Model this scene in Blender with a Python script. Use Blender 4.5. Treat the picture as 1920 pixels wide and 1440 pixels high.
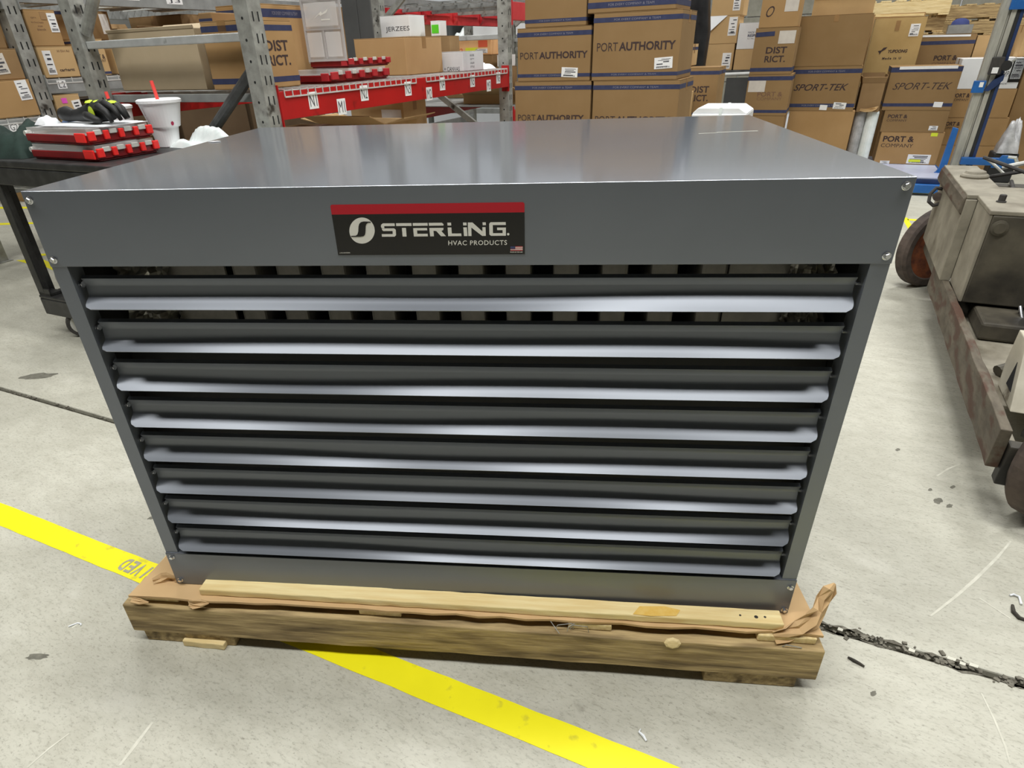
import bpy, bmesh, math, random
from mathutils import Vector, Matrix, Euler
random.seed(7)
S = bpy.context.scene
COL = S.collection
for o in list(bpy.data.objects): bpy.data.objects.remove(o)

# ------------------------------------------------------------------ camera
cam_d = bpy.data.cameras.new('camera'); cam = bpy.data.objects.new('camera', cam_d); COL.objects.link(cam)
_p, _y, _r = 0.541296365, -0.114312476, -0.0375128155
F_ = Vector((math.sin(_y)*math.cos(_p), math.cos(_y)*math.cos(_p), -math.sin(_p)))
R0 = Vector((math.cos(_y), -math.sin(_y), 0)); U0 = R0.cross(F_)
R_ = R0*math.cos(_r) + U0*math.sin(_r); U_ = -R0*math.sin(_r) + U0*math.cos(_r)
cam.matrix_world = Matrix(((R_.x, U_.x, -F_.x, 0.17677), (R_.y, U_.y, -F_.y, -0.94181), (R_.z, U_.z, -F_.z, 1.13286), (0, 0, 0, 1)))
cam_d.sensor_width = 36; cam_d.lens = 1173.93/1920*36
cam_d.shift_x = 33.94/1920; cam_d.shift_y = 78.88/1920
cam_d.clip_start = 0.02; cam_d.clip_end = 200
S.camera = cam

# ------------------------------------------------------------------ grid frame of the warehouse (u right, v away), turned 20 deg to the heater
GA = math.radians(20)
EU = Vector((math.cos(GA), -math.sin(GA), 0)); EV = Vector((math.sin(GA), math.cos(GA), 0))
def G(u, v, z=0.0): return EU*u + EV*v + Vector((0, 0, z))

# ------------------------------------------------------------------ world, lights, exposure
S.view_settings.view_transform = 'Standard'; S.view_settings.look = 'None'
S.view_settings.gamma = 1; S.view_settings.use_curve_mapping = False
S.view_settings.exposure = -0.24
w = bpy.data.worlds.new('world'); S.world = w; w.use_nodes = True
w.node_tree.nodes['Background'].inputs[0].default_value = (0.9, 0.95, 1.0, 1)
w.node_tree.nodes['Background'].inputs[1].default_value = 0.03
def lamp(name, u, v, z, lu, lv, power, color=(1, 0.998, 0.975)):
    d = bpy.data.lights.new(name, 'AREA'); d.shape = 'RECTANGLE'; d.size = lu; d.size_y = lv
    d.energy = power; d.color = color
    o = bpy.data.objects.new(name, d); COL.objects.link(o)
    o.location = G(u, v, z); o.rotation_euler = (0, 0, -GA)
    return o
# the run of linear fixtures nearest the heater, then the other high bays and a fill lamp
for _x, _p in ((-3.85, 90), (-2.3, 75), (-0.75, 85), (0.8, 92), (2.35, 75)):
    _o = lamp('ceiling_and_fill_light', 0, 0, 5.6, 1.5, 0.7, _p); _o.location = (_x, -0.92, 5.6); _o.rotation_euler = (0, 0, 0)
for _u, _v, _p in ((2.6, 2.0, 60), (-0.15, 1.15, 170), (-3.4, 2.6, 75), (-3.2, 6.0, 120), (1.6, 6.2, 230), (5.6, 6.0, 90), (-6.5, 4.4, 120)):  # the lamp over the heater is added to brighten its top
    lamp('ceiling_and_fill_light', _u, _v, 5.6, 1.3, 0.45, _p)

# ------------------------------------------------------------------ materials
def lin(c):
    c = c/255.0
    return c/12.92 if c <= 0.04045 else ((c+0.055)/1.055)**2.4
def rgb(r, g, b): return (lin(r), lin(g), lin(b), 1)
MATS = {}
def mat(name, c1, c2=None, rough=0.6, metal=0.0, scale=8.0, stretch=(1, 1, 1), bump=0.0, detail=4.0, lo=0.35, hi=0.65, spec=0.5,
        c3=None, scale3=3.0, lo3=0.6, hi3=0.75, coords='Object', rough2=None, alpha=None, transmission=0.0, emit=None, coat=0.0, coat_rough=0.03):
    if name in MATS: return MATS[name]
    m = bpy.data.materials.new(name); m.use_nodes = True
    nt = m.node_tree; N = nt.nodes; L = nt.links; b = N['Principled BSDF']
    b.inputs['Roughness'].default_value = rough; b.inputs['Metallic'].default_value = metal
    b.inputs['Specular IOR Level'].default_value = spec
    b.inputs['Base Color'].default_value = c1
    b.inputs['Coat Weight'].default_value = coat; b.inputs['Coat Roughness'].default_value = coat_rough
    if alpha is not None: b.inputs['Alpha'].default_value = alpha
    if transmission: b.inputs['Transmission Weight'].default_value = transmission
    if c2 is not None or bump:
        tc = N.new('ShaderNodeTexCoord'); mp = N.new('ShaderNodeMapping'); mp.inputs['Scale'].default_value = stretch
        L.new(tc.outputs[coords], mp.inputs['Vector'])
        nz = N.new('ShaderNodeTexNoise'); nz.inputs['Scale'].default_value = scale; nz.inputs['Detail'].default_value = detail
        nz.inputs['Roughness'].default_value = 0.6
        L.new(mp.outputs[0], nz.inputs['Vector'])
        if c2 is not None:
            rp = N.new('ShaderNodeValToRGB'); rp.color_ramp.elements[0].position = lo; rp.color_ramp.elements[1].position = hi
            rp.color_ramp.elements[0].color = c1; rp.color_ramp.elements[1].color = c2
            L.new(nz.outputs['Fac'], rp.inputs['Fac'])
            out = rp.outputs['Color']
            if c3 is not None:
                n3 = N.new('ShaderNodeTexNoise'); n3.inputs['Scale'].default_value = scale3; n3.inputs['Detail'].default_value = 6
                L.new(mp.outputs[0], n3.inputs['Vector'])
                r3 = N.new('ShaderNodeValToRGB'); r3.color_ramp.elements[0].position = lo3; r3.color_ramp.elements[1].position = hi3
                L.new(n3.outputs['Fac'], r3.inputs['Fac'])
                mx = N.new('ShaderNodeMix'); mx.data_type = 'RGBA'
                L.new(r3.outputs['Color'], mx.inputs[0]); L.new(out, mx.inputs[6]); mx.inputs[7].default_value = c3
                out = mx.outputs[2]
            L.new(out, b.inputs['Base Color'])
        if rough2 is not None:
            mr = N.new('ShaderNodeMapRange'); mr.inputs[3].default_value = rough; mr.inputs[4].default_value = rough2
            L.new(nz.outputs['Fac'], mr.inputs[0]); L.new(mr.outputs[0], b.inputs['Roughness'])
        if bump:
            bp = N.new('ShaderNodeBump'); bp.inputs['Strength'].default_value = bump; bp.inputs['Distance'].default_value = 0.01
            L.new(nz.outputs['Fac'], bp.inputs['Height']); L.new(bp.outputs[0], b.inputs['Normal'])
    MATS[name] = m
    return m

PAINT = mat('gray_paint', (0.172, 0.188, 0.214, 1), (0.186, 0.202, 0.23, 1), rough=0.37, metal=0.38, scale=3, spec=0.7)
PAINT_FRONT = PAINT
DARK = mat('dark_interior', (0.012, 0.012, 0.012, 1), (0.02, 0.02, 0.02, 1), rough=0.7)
TUBE = mat('aluminised_tube', (0.16, 0.15, 0.135, 1), (0.22, 0.205, 0.185, 1), rough=0.45, metal=0.3, scale=30)
FOIL = mat('crinkled_foil', (0.35, 0.34, 0.31, 1), (0.5, 0.48, 0.44, 1), rough=0.3, metal=0.9, scale=20)
CHROME = mat('zinc_bolt', (0.75, 0.76, 0.78, 1), (0.6, 0.6, 0.62, 1), rough=0.22, metal=1.0, scale=90)
BLACKGLOSS = mat('sticker_black', (0.010, 0.009, 0.008, 1), rough=0.18)
STKRED = mat('sticker_red', rgb(188, 22, 40), rough=0.25)
STKWHITE = mat('sticker_white', rgb(235, 233, 225), rough=0.4)
STKBLUE = mat('sticker_blue', rgb(60, 70, 110), rough=0.4)
WOOD_NEW = mat('fresh_pine', rgb(226, 200, 140), rgb(240, 222, 168), rough=0.75, scale=5, stretch=(1.2, 14, 14), bump=0.15, c3=rgb(196, 158, 92), scale3=3, lo3=0.62, hi3=0.8)
WOOD_OLD = mat('weathered_lumber', rgb(150, 128, 88), rgb(196, 172, 124), rough=0.85, scale=5, stretch=(1.5, 12, 16), bump=0.3, c3=rgb(92, 76, 50), scale3=3.2, lo3=0.48, hi3=0.70)
WOOD_GRAY = mat('old_pallet_wood', rgb(160, 135, 95), rgb(205, 180, 130), rough=0.85, scale=6, stretch=(1.5, 14, 14), bump=0.3)
WOOD_PALE = mat('pale_pallet_wood', rgb(214, 190, 135), rgb(235, 215, 165), rough=0.85, scale=6, stretch=(1.5, 14, 14), bump=0.2)
ALONG_Y = {'weathered_lumber': mat('weathered_lumber_lengthwise', rgb(150, 128, 88), rgb(196, 172, 124), rough=0.85, scale=5, stretch=(12, 1.5, 16), bump=0.3, c3=rgb(92, 76, 50), scale3=3.2, lo3=0.48, hi3=0.70),
           'old_pallet_wood': mat('old_pallet_wood_lengthwise', rgb(140, 116, 80), rgb(190, 164, 116), rough=0.85, scale=6, stretch=(14, 1.5, 14), bump=0.3),
           'pale_pallet_wood': mat('pale_pallet_wood_lengthwise', rgb(214, 190, 135), rgb(235, 215, 165), rough=0.85, scale=6, stretch=(14, 1.5, 14), bump=0.2)}
CARD = mat('cardboard', rgb(166, 132, 88), rgb(176, 142, 98), rough=0.85, scale=3.0, spec=0.25)
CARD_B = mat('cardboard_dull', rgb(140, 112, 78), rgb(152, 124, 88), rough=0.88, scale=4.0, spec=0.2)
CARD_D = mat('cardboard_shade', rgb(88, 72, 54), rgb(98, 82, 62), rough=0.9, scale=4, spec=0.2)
CARD_L = mat('cardboard_light', rgb(190, 158, 112), rgb(200, 168, 122), rough=0.85, scale=3.0, spec=0.25)
CARD_IN = mat('cardboard_inside', rgb(150, 118, 82), rgb(165, 132, 92), rough=0.9, scale=6)
CARD_SHEET = mat('cardboard_sheet', rgb(194, 162, 118), rgb(204, 172, 128), rough=0.85, scale=6, spec=0.2, c3=rgb(176, 144, 100), scale3=5)
TAPE_BR = mat('carton_tape', rgb(150, 115, 72), rgb(160, 124, 80), rough=0.35, scale=9)
STRIPE = mat('blue_print', rgb(44, 50, 82), rgb(54, 60, 92), rough=0.8, scale=25)
STRIPETXT = mat('stripe_print', rgb(130, 128, 140), rough=0.8)
PRINT = mat('dark_print', rgb(62, 46, 44), rough=0.8)
PRINT_F = mat('faded_print', rgb(118, 88, 66), rough=0.8)
LABEL = mat('paper_label', rgb(232, 232, 232), rgb(240, 240, 238), rough=0.7, scale=20)
LABEL_G = mat('gray_label', rgb(200, 192, 182), rgb(210, 203, 192), rough=0.8, scale=20)
INK = mat('label_ink', rgb(70, 70, 76), rough=0.8)
WHITEBOX = mat('white_carton', rgb(225, 226, 226), rgb(235, 236, 236), rough=0.75, scale=5)
HIVIS = mat('highlighter', rgb(225, 235, 60), rough=0.7)
PINK = mat('pink_sticker', rgb(235, 90, 200), rough=0.7)
GREEN = mat('green_print', rgb(90, 205, 30), rough=0.7)
ORANGE = mat('orange_print', rgb(235, 180, 125), rgb(240, 195, 140), rough=0.8, scale=12)
ORANGERED = mat('orange_red_print', rgb(225, 100, 65), rough=0.7)
STEEL = mat('galvanised_steel', rgb(138, 138, 132), rgb(176, 177, 171), rough=0.5, metal=0.35, scale=14, c3=rgb(66, 62, 56), scale3=9, lo3=0.6, hi3=0.68)
STEEL_D = mat('grimy_steel', rgb(50, 50, 50), rgb(92, 94, 94), rough=0.5, metal=0.3, scale=9, c3=rgb(130, 132, 130), scale3=6, lo3=0.6, hi3=0.66)
STEEL_L = mat('bright_steel', rgb(176, 178, 176), rgb(200, 202, 200), rough=0.45, metal=0.3, scale=9, c3=rgb(90, 88, 84), scale3=7, lo3=0.66, hi3=0.72)
GRAYBEAM = mat('gray_beam_paint', rgb(128, 130, 128), rgb(150, 152, 150), rough=0.5, scale=10)
WIRE = mat('zinc_wire', rgb(200, 200, 196), rgb(220, 220, 216), rough=0.45, metal=0.3, scale=20)
HOLE = mat('slot_dark', (0.01, 0.01, 0.01, 1), rough=0.9)
RACKRED = mat('red_rack_paint', rgb(168, 13, 16), rgb(182, 18, 20), rough=0.42, scale=5, c3=rgb(136, 12, 14), scale3=12, lo3=0.62, hi3=0.7)
RACKPINK = mat('faded_red_rack_paint', rgb(190, 40, 48), rgb(205, 60, 64), rough=0.45, scale=8)
TRAYRED = mat('organiser_red', rgb(196, 24, 26), rgb(205, 32, 32), rough=0.3, scale=6)
TRAYDARK = mat('organiser_dark_red', rgb(112, 14, 20), rgb(135, 22, 26), rough=0.28, scale=8)
TRAYWORN = mat('organiser_worn_red', rgb(168, 34, 42), rgb(180, 46, 52), rough=0.4, scale=10)
LATCH = mat('latch_red', rgb(240, 44, 40), rough=0.4)
CLEAR = mat('clear_lid', (0.8, 0.78, 0.76, 1), rough=0.12, alpha=0.38, spec=0.6)
CLEARFRAME = mat('clear_lid_edge', (0.55, 0.53, 0.52, 1), rough=0.2, alpha=0.75)
CARTBLK = mat('black_cart_plastic', (0.018, 0.018, 0.018, 1), (0.05, 0.05, 0.048, 1), rough=0.45, scale=14, detail=8, lo=0.45, hi=0.75)
RUBBER = mat('rubber', (0.03, 0.028, 0.026, 1), (0.055, 0.05, 0.045, 1), rough=0.8, scale=20)
GRAYTIRE = mat('dusty_tire', rgb(58, 50, 46), rgb(92, 80, 72), rough=0.85, scale=14)
RUST = mat('rust', rgb(84, 40, 20), rgb(140, 74, 36), rough=0.85, scale=18, bump=0.4, c3=rgb(60, 36, 26), scale3=10)
CASTERGRAY = mat('caster_gray', rgb(205, 205, 198), rgb(188, 188, 182), rough=0.5, scale=10)
FOAM = mat('cup_white', rgb(244, 244, 246), rgb(250, 250, 250), rough=0.6, scale=5)
STRAW = mat('straw_red', rgb(240, 80, 74), rough=0.4)
CUPPRINT = mat('cup_print', rgb(160, 110, 125), rough=0.6)
CUPRED = mat('cup_logo', rgb(180, 40, 80), rough=0.6)
GLOVE = mat('glove_black', (0.008, 0.008, 0.008, 1), (0.02, 0.02, 0.02, 1), rough=0.6, scale=30)
NEON = mat('neon_yellow', rgb(205, 228, 60), rough=0.6)
BAGGREEN = mat('dark_green_cloth', (0.006, 0.018, 0.013, 1), (0.014, 0.034, 0.026, 1), rough=0.85, scale=12, bump=0.3)
PAPER = mat('paper', rgb(228, 232, 236), rgb(240, 242, 244), rough=0.7, scale=8)
PLASTIC = mat('white_film', rgb(226, 236, 234), rgb(244, 250, 248), rough=0.25, scale=14)
GRAYFILM = mat('gray_film', rgb(150, 150, 150), rgb(195, 195, 195), rough=0.3, scale=14)
CLOTHBLUE = mat('blue_denim_scrap', rgb(70, 90, 125), rgb(90, 110, 140), rough=0.8, scale=20)
BLUE = mat('blue_machine_paint', rgb(22, 88, 160), rgb(34, 104, 176), rough=0.4, scale=8, c3=rgb(70, 130, 180), scale3=14, lo3=0.66, hi3=0.72)
BLUE_D = mat('dark_blue_paint', rgb(24, 44, 84), rgb(32, 56, 100), rough=0.45, scale=8)
MAST = mat('mast_aluminium', rgb(158, 156, 146), rgb(184, 182, 172), rough=0.5, metal=0.2, scale=6, stretch=(6, 6, 1))
LAVENDER = mat('pale_platform', rgb(170, 176, 200), rgb(184, 190, 210), rough=0.35, scale=5)
GRIMY = mat('grimy_painted_steel', rgb(118, 112, 98), rgb(150, 144, 128), rough=0.7, scale=7, detail=8, bump=0.15, c3=rgb(92, 84, 68), scale3=5, lo3=0.55, hi3=0.72)
GRIMY_D = mat('oily_steel', rgb(52, 48, 40), rgb(92, 86, 72), rough=0.6, scale=5, detail=8, bump=0.15, c3=rgb(20, 18, 15), scale3=3.5, lo3=0.5, hi3=0.68)
GRIMY_R = mat('worn_rail', rgb(72, 64, 52), rgb(100, 92, 78), rough=0.75, scale=8, stretch=(3, 1, 3), bump=0.3, c3=rgb(74, 50, 36), scale3=7, lo3=0.5, hi3=0.6)
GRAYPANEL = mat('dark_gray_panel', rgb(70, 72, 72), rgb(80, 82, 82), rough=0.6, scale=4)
BLOCK = mat('gray_block', rgb(128, 126, 114), rgb(144, 142, 130), rough=0.85, scale=10, bump=0.1)
MORTAR = mat('mortar', rgb(90, 88, 80), rough=0.9)
WALLM = mat('wall_paint', rgb(110, 110, 106), rgb(120, 120, 116), rough=0.9, scale=2)
WALLW = mat('wall_reflector_white', rgb(222, 226, 232), rgb(230, 233, 238), rough=0.9, scale=2)  # back wall whitened to brighten the reflection in the heater top
CEILM = mat('ceiling_paint', rgb(80, 82, 84), rgb(90, 92, 94), rough=0.9, scale=2)
JOINT = mat('joint_dirt', rgb(74, 70, 60), rgb(128, 124, 112), rough=0.95, scale=40, bump=0.8)
SCUFF = mat('pale_scuff', rgb(206, 204, 190), rgb(190, 188, 174), rough=0.8, scale=40)
TARSPOT = mat('tar_spot', rgb(96, 94, 84), rgb(118, 116, 104), rough=0.8, scale=60)
DEBRIS = mat('dark_debris', rgb(48, 44, 40), rgb(70, 66, 58), rough=0.9, scale=60)

# yellow floor tape with worn edges of colour
YTAPE = mat('yellow_floor_tape', rgb(236, 226, 8), rgb(246, 236, 14), rough=0.45, scale=4, c3=rgb(214, 204, 40), scale3=30, lo3=0.62, hi3=0.72)
STENCIL = mat('stencil_gray', rgb(150, 146, 126), rgb(172, 168, 148), rough=0.8, scale=60)

def concrete():
    m = bpy.data.materials.new('concrete_floor'); m.use_nodes = True
    nt = m.node_tree; N = nt.nodes; L = nt.links; b = N['Principled BSDF']
    tc = N.new('ShaderNodeTexCoord')
    def noise(scale, detail, stretch=(1, 1, 1), rot=0, rough=0.6):
        mp = N.new('ShaderNodeMapping'); mp.inputs['Scale'].default_value = stretch; mp.inputs['Rotation'].default_value = (0, 0, rot)
        L.new(tc.outputs['Object'], mp.inputs['Vector'])
        n = N.new('ShaderNodeTexNoise'); n.inputs['Scale'].default_value = scale; n.inputs['Detail'].default_value = detail; n.inputs['Roughness'].default_value = rough
        L.new(mp.outputs[0], n.inputs['Vector']); return n
    def ramp(n, lo, hi, c1=(0, 0, 0, 1), c2=(1, 1, 1, 1)):
        r = N.new('ShaderNodeValToRGB'); r.color_ramp.elements[0].position = lo; r.color_ramp.elements[1].position = hi
        r.color_ramp.elements[0].color = c1; r.color_ramp.elements[1].color = c2
        L.new(n.outputs['Fac'], r.inputs['Fac']); return r.outputs['Color']
    def mix(f, a, c, k=1.0):
        mx = N.new('ShaderNodeMix'); mx.data_type = 'RGBA'
        if k != 1.0:
            mm = N.new('ShaderNodeMath'); mm.operation = 'MULTIPLY'; mm.inputs[1].default_value = k
            L.new(f, mm.inputs[0]); f = mm.outputs[0]
        L.new(f, mx.inputs[0]); L.new(a, mx.inputs[6])
        if isinstance(c, tuple): mx.inputs[7].default_value = c
        else: L.new(c, mx.inputs[7])
        return mx.outputs[2]
    base = ramp(noise(1.6, 5), 0.3, 0.7, rgb(172, 170, 156), rgb(196, 194, 180))
    base = mix(ramp(noise(9, 8, (1, 2.2, 1), 0.6, 0.7), 0.42, 0.68), base, rgb(160, 157, 142), 0.55)
    base = mix(ramp(noise(55, 4, (1, 2.6, 1), 0.7, 0.7), 0.52, 0.75), base, rgb(120, 117, 104), 0.6)
    base = mix(ramp(noise(30, 6, (1, 3.0, 1), 0.55, 0.75), 0.63, 0.70), base, rgb(96, 92, 82), 0.75)
    base = mix(ramp(noise(130, 3, (1, 1.5, 1), 0.4, 0.6), 0.58, 0.70), base, rgb(112, 108, 96), 0.5)
    base = mix(ramp(noise(5, 4, (1, 1, 1), 0), 0.70, 0.76), base, rgb(128, 124, 112), 0.7)
    base = mix(ramp(noise(3.1, 6, (1, 1.6, 1), 1.1), 0.58, 0.75), base, rgb(206, 204, 192), 0.6)
    L.new(base, b.inputs['Base Color'])
    nr = noise(4, 5)
    mr = N.new('ShaderNodeMapRange'); mr.inputs[3].default_value = 0.38; mr.inputs[4].default_value = 0.75
    L.new(nr.outputs['Fac'], mr.inputs[0]); L.new(mr.outputs[0], b.inputs['Roughness'])
    bp = N.new('ShaderNodeBump'); bp.inputs['Strength'].default_value = 0.12; bp.inputs['Distance'].default_value = 0.01
    nb = noise(60, 6); L.new(nb.outputs['Fac'], bp.inputs['Height']); L.new(bp.outputs[0], b.inputs['Normal'])
    return m
CONC = concrete()

# ------------------------------------------------------------------ mesh builder
class MB:
    def __init__(s): s.v = []; s.f = []; s.m = []
    def add(s, vs, fs, mi=0):
        n = len(s.v); s.v += [tuple(p) for p in vs]
        for f in fs: s.f.append(tuple(n+i for i in f)); s.m.append(mi)
        return s
    def box(s, x0, x1, y0, y1, z0, z1, mi=0, M=None):
        vs = [Vector((x, y, z)) for x in (x0, x1) for y in (y0, y1) for z in (z0, z1)]
        if M is not None: vs = [M @ p for p in vs]
        return s.add(vs, [(0, 1, 3, 2), (4, 6, 7, 5), (0, 4, 5, 1), (2, 3, 7, 6), (0, 2, 6, 4), (1, 5, 7, 3)], mi)
    def prism(s, poly, a0, a1, axis='y', mi=0):
        # poly in the other two axes, extruded along axis
        def P(p, a):
            if axis == 'x': return (a, p[0], p[1])
            if axis == 'y': return (p[0], a, p[1])
            return (p[0], p[1], a)
        n = len(poly)
        vs = [P(p, a0) for p in poly] + [P(p, a1) for p in poly]
        fs = [tuple(range(n)), tuple(range(2*n-1, n-1, -1))] + [(i, n+i, n+(i+1) % n, (i+1) % n) for i in range(n)]
        return s.add(vs, fs, mi)
    def bar(s, p0, p1, w, h=None, mi=0, up=(0, 0, 1)):
        p0 = Vector(p0); p1 = Vector(p1); h = h or w
        d = (p1-p0).normalized(); u = Vector(up)
        if abs(d.dot(u)) > 0.98: u = Vector((0, 1, 0))
        a = d.cross(u).normalized(); b = a.cross(d)
        vs = []
        for p in (p0, p1):
            for i, j in ((-1, -1), (1, -1), (1, 1), (-1, 1)): vs.append(p + a*(w/2*i) + b*(h/2*j))
        return s.add(vs, [(0, 3, 2, 1), (4, 5, 6, 7), (0, 1, 5, 4), (1, 2, 6, 5), (2, 3, 7, 6), (3, 0, 4, 7)], mi)
    def tube(s, pts, r, n=10, mi=0, cap=True):
        pts = [Vector(p) for p in pts]; rs = r if isinstance(r, (list, tuple)) else [r]*len(pts)
        rings = []; prev = None
        for i, p in enumerate(pts):
            d = (pts[min(i+1, len(pts)-1)] - pts[max(i-1, 0)]).normalized()
            if prev is None:
                a = d.cross(Vector((0, 0, 1)))
                if a.length < 1e-3: a = d.cross(Vector((1, 0, 0)))
            else: a = prev - d*prev.dot(d)
            a.normalize(); prev = a; b = d.cross(a)
            rings.append([p + a*(rs[i]*math.cos(2*math.pi*k/n)) + b*(rs[i]*math.sin(2*math.pi*k/n)) for k in range(n)])
        vs = [q for rg in rings for q in rg]; fs = []
        for i in range(len(pts)-1):
            for k in range(n): fs.append((i*n+k, i*n+(k+1) % n, (i+1)*n+(k+1) % n, (i+1)*n+k))
        if cap: fs += [tuple(range(n-1, -1, -1)), tuple((len(pts)-1)*n+k for k in range(n))]
        return s.add(vs, fs, mi)
    def lathe(s, prof, n=24, mi=0, M=None, cap=True):
        # prof: list of (radius, height) around z
        vs = []
        for r, z in prof:
            for k in range(n): vs.append(Vector((r*math.cos(2*math.pi*k/n), r*math.sin(2*math.pi*k/n), z)))
        if M is not None: vs = [M @ p for p in vs]
        fs = []
        for i in range(len(prof)-1):
            for k in range(n): fs.append((i*n+k, i*n+(k+1) % n, (i+1)*n+(k+1) % n, (i+1)*n+k))
        if cap: fs += [tuple(range(n-1, -1, -1)), tuple((len(prof)-1)*n+k for k in range(n))]
        return s.add(vs, fs, mi)
    def grid(s, fn, nx, ny, mi=0):
        vs = [fn(i/nx, j/ny) for j in range(ny+1) for i in range(nx+1)]
        fs = [(j*(nx+1)+i, j*(nx+1)+i+1, (j+1)*(nx+1)+i+1, (j+1)*(nx+1)+i) for j in range(ny) for i in range(nx)]
        return s.add(vs, fs, mi)
    def build(s, name, m, parent=None, smooth=False, bevel=0.0, label=None, seg=2, recalc=True, solid=0.0, subsurf=0, split=False):
        me = bpy.data.meshes.new(name); me.from_pydata(s.v, [], s.f)
        ms = m if isinstance(m, (list, tuple)) else [m]
        for q in ms: me.materials.append(q)
        for p, i in zip(me.polygons, s.m): p.material_index = i
        if recalc:
            bm = bmesh.new(); bm.from_mesh(me); bmesh.ops.recalc_face_normals(bm, faces=bm.faces); bm.to_mesh(me); bm.free()
        if smooth:
            for p in me.polygons: p.use_smooth = True
        o = bpy.data.objects.new(name, me); COL.objects.link(o)
        if parent is not None: o.parent = parent
        if solid:
            md = o.modifiers.new('solid', 'SOLIDIFY'); md.thickness = solid; md.offset = 0
        if split:
            md = o.modifiers.new('split', 'EDGE_SPLIT'); md.split_angle = math.radians(42)
        if subsurf:
            md = o.modifiers.new('sub', 'SUBSURF'); md.levels = subsurf; md.render_levels = subsurf
        if bevel:
            md = o.modifiers.new('bevel', 'BEVEL'); md.width = bevel; md.segments = seg; md.limit_method = 'ANGLE'; md.angle_limit = math.radians(40)
        if label: o['label'] = label
        return o

def tag(o, label, cat, group=None):
    o['label'] = label; o['category'] = cat
    if group: o['group'] = group
    return o
def struct(o): o['kind'] = 'structure'; return o
def stuff(o): o['kind'] = 'stuff'; return o
def thing(name, label, cat, loc, rz=0.0, group=None, grid=True):
    o = bpy.data.objects.new(name, None); COL.objects.link(o); o.empty_display_size = 0.05
    o.location = G(*loc) if grid else Vector(loc)
    o.rotation_euler = (0, 0, (-GA if grid else 0) + math.radians(rz))
    return tag(o, label, cat, group)
def place(o, loc, rz=0.0, grid=True):
    o.location = G(*loc) if grid else Vector(loc)
    o.rotation_euler = (0, 0, (-GA if grid else 0) + math.radians(rz)); return o
def copy_tree(o, parent=None):
    c = o.copy(); COL.objects.link(c)
    if parent is not None: c.parent = parent
    for ch in list(o.children): copy_tree(ch, c)
    return c

# lettering: built-in font turned into mesh, fitted to a given width and height
TXT = {}
def text_mesh(s, bold=0.0, shear=0.0, spacing=1.0):
    k = (s, bold, shear, spacing)
    if k in TXT: return TXT[k]
    cu = bpy.data.curves.new('lettering', 'FONT'); cu.body = s; cu.offset = bold; cu.shear = shear; cu.space_character = spacing
    cu.resolution_u = 3; cu.extrude = 0.0
    ob = bpy.data.objects.new('lettering', cu); COL.objects.link(ob)
    dg = bpy.context.evaluated_depsgraph_get(); dg.update()
    me = bpy.data.meshes.new_from_object(ob.evaluated_get(dg))
    vs = [v.co.copy() for v in me.vertices]; fs = [tuple(p.vertices) for p in me.polygons]
    bpy.data.objects.remove(ob); bpy.data.curves.remove(cu); bpy.data.meshes.remove(me)
    x0 = min(v.x for v in vs); x1 = max(v.x for v in vs); y0 = min(v.y for v in vs); y1 = max(v.y for v in vs)
    vs = [((v.x-x0)/(x1-x0)-0.5, (v.y-y0)/(y1-y0)-0.5) for v in vs]
    TXT[k] = (vs, fs); return TXT[k]
def add_text(mb, s, cx, cz, w, h, y=-0.0008, bold=0.0, shear=0.0, spacing=1.0, mi=0, fn=None):
    vs, fs = text_mesh(s, bold, shear, spacing)
    if fn is None: fn = lambda a, b: (cx + a*w, y, cz + b*h)
    mb.add([fn(a, b) for a, b in vs], fs, mi)

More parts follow.
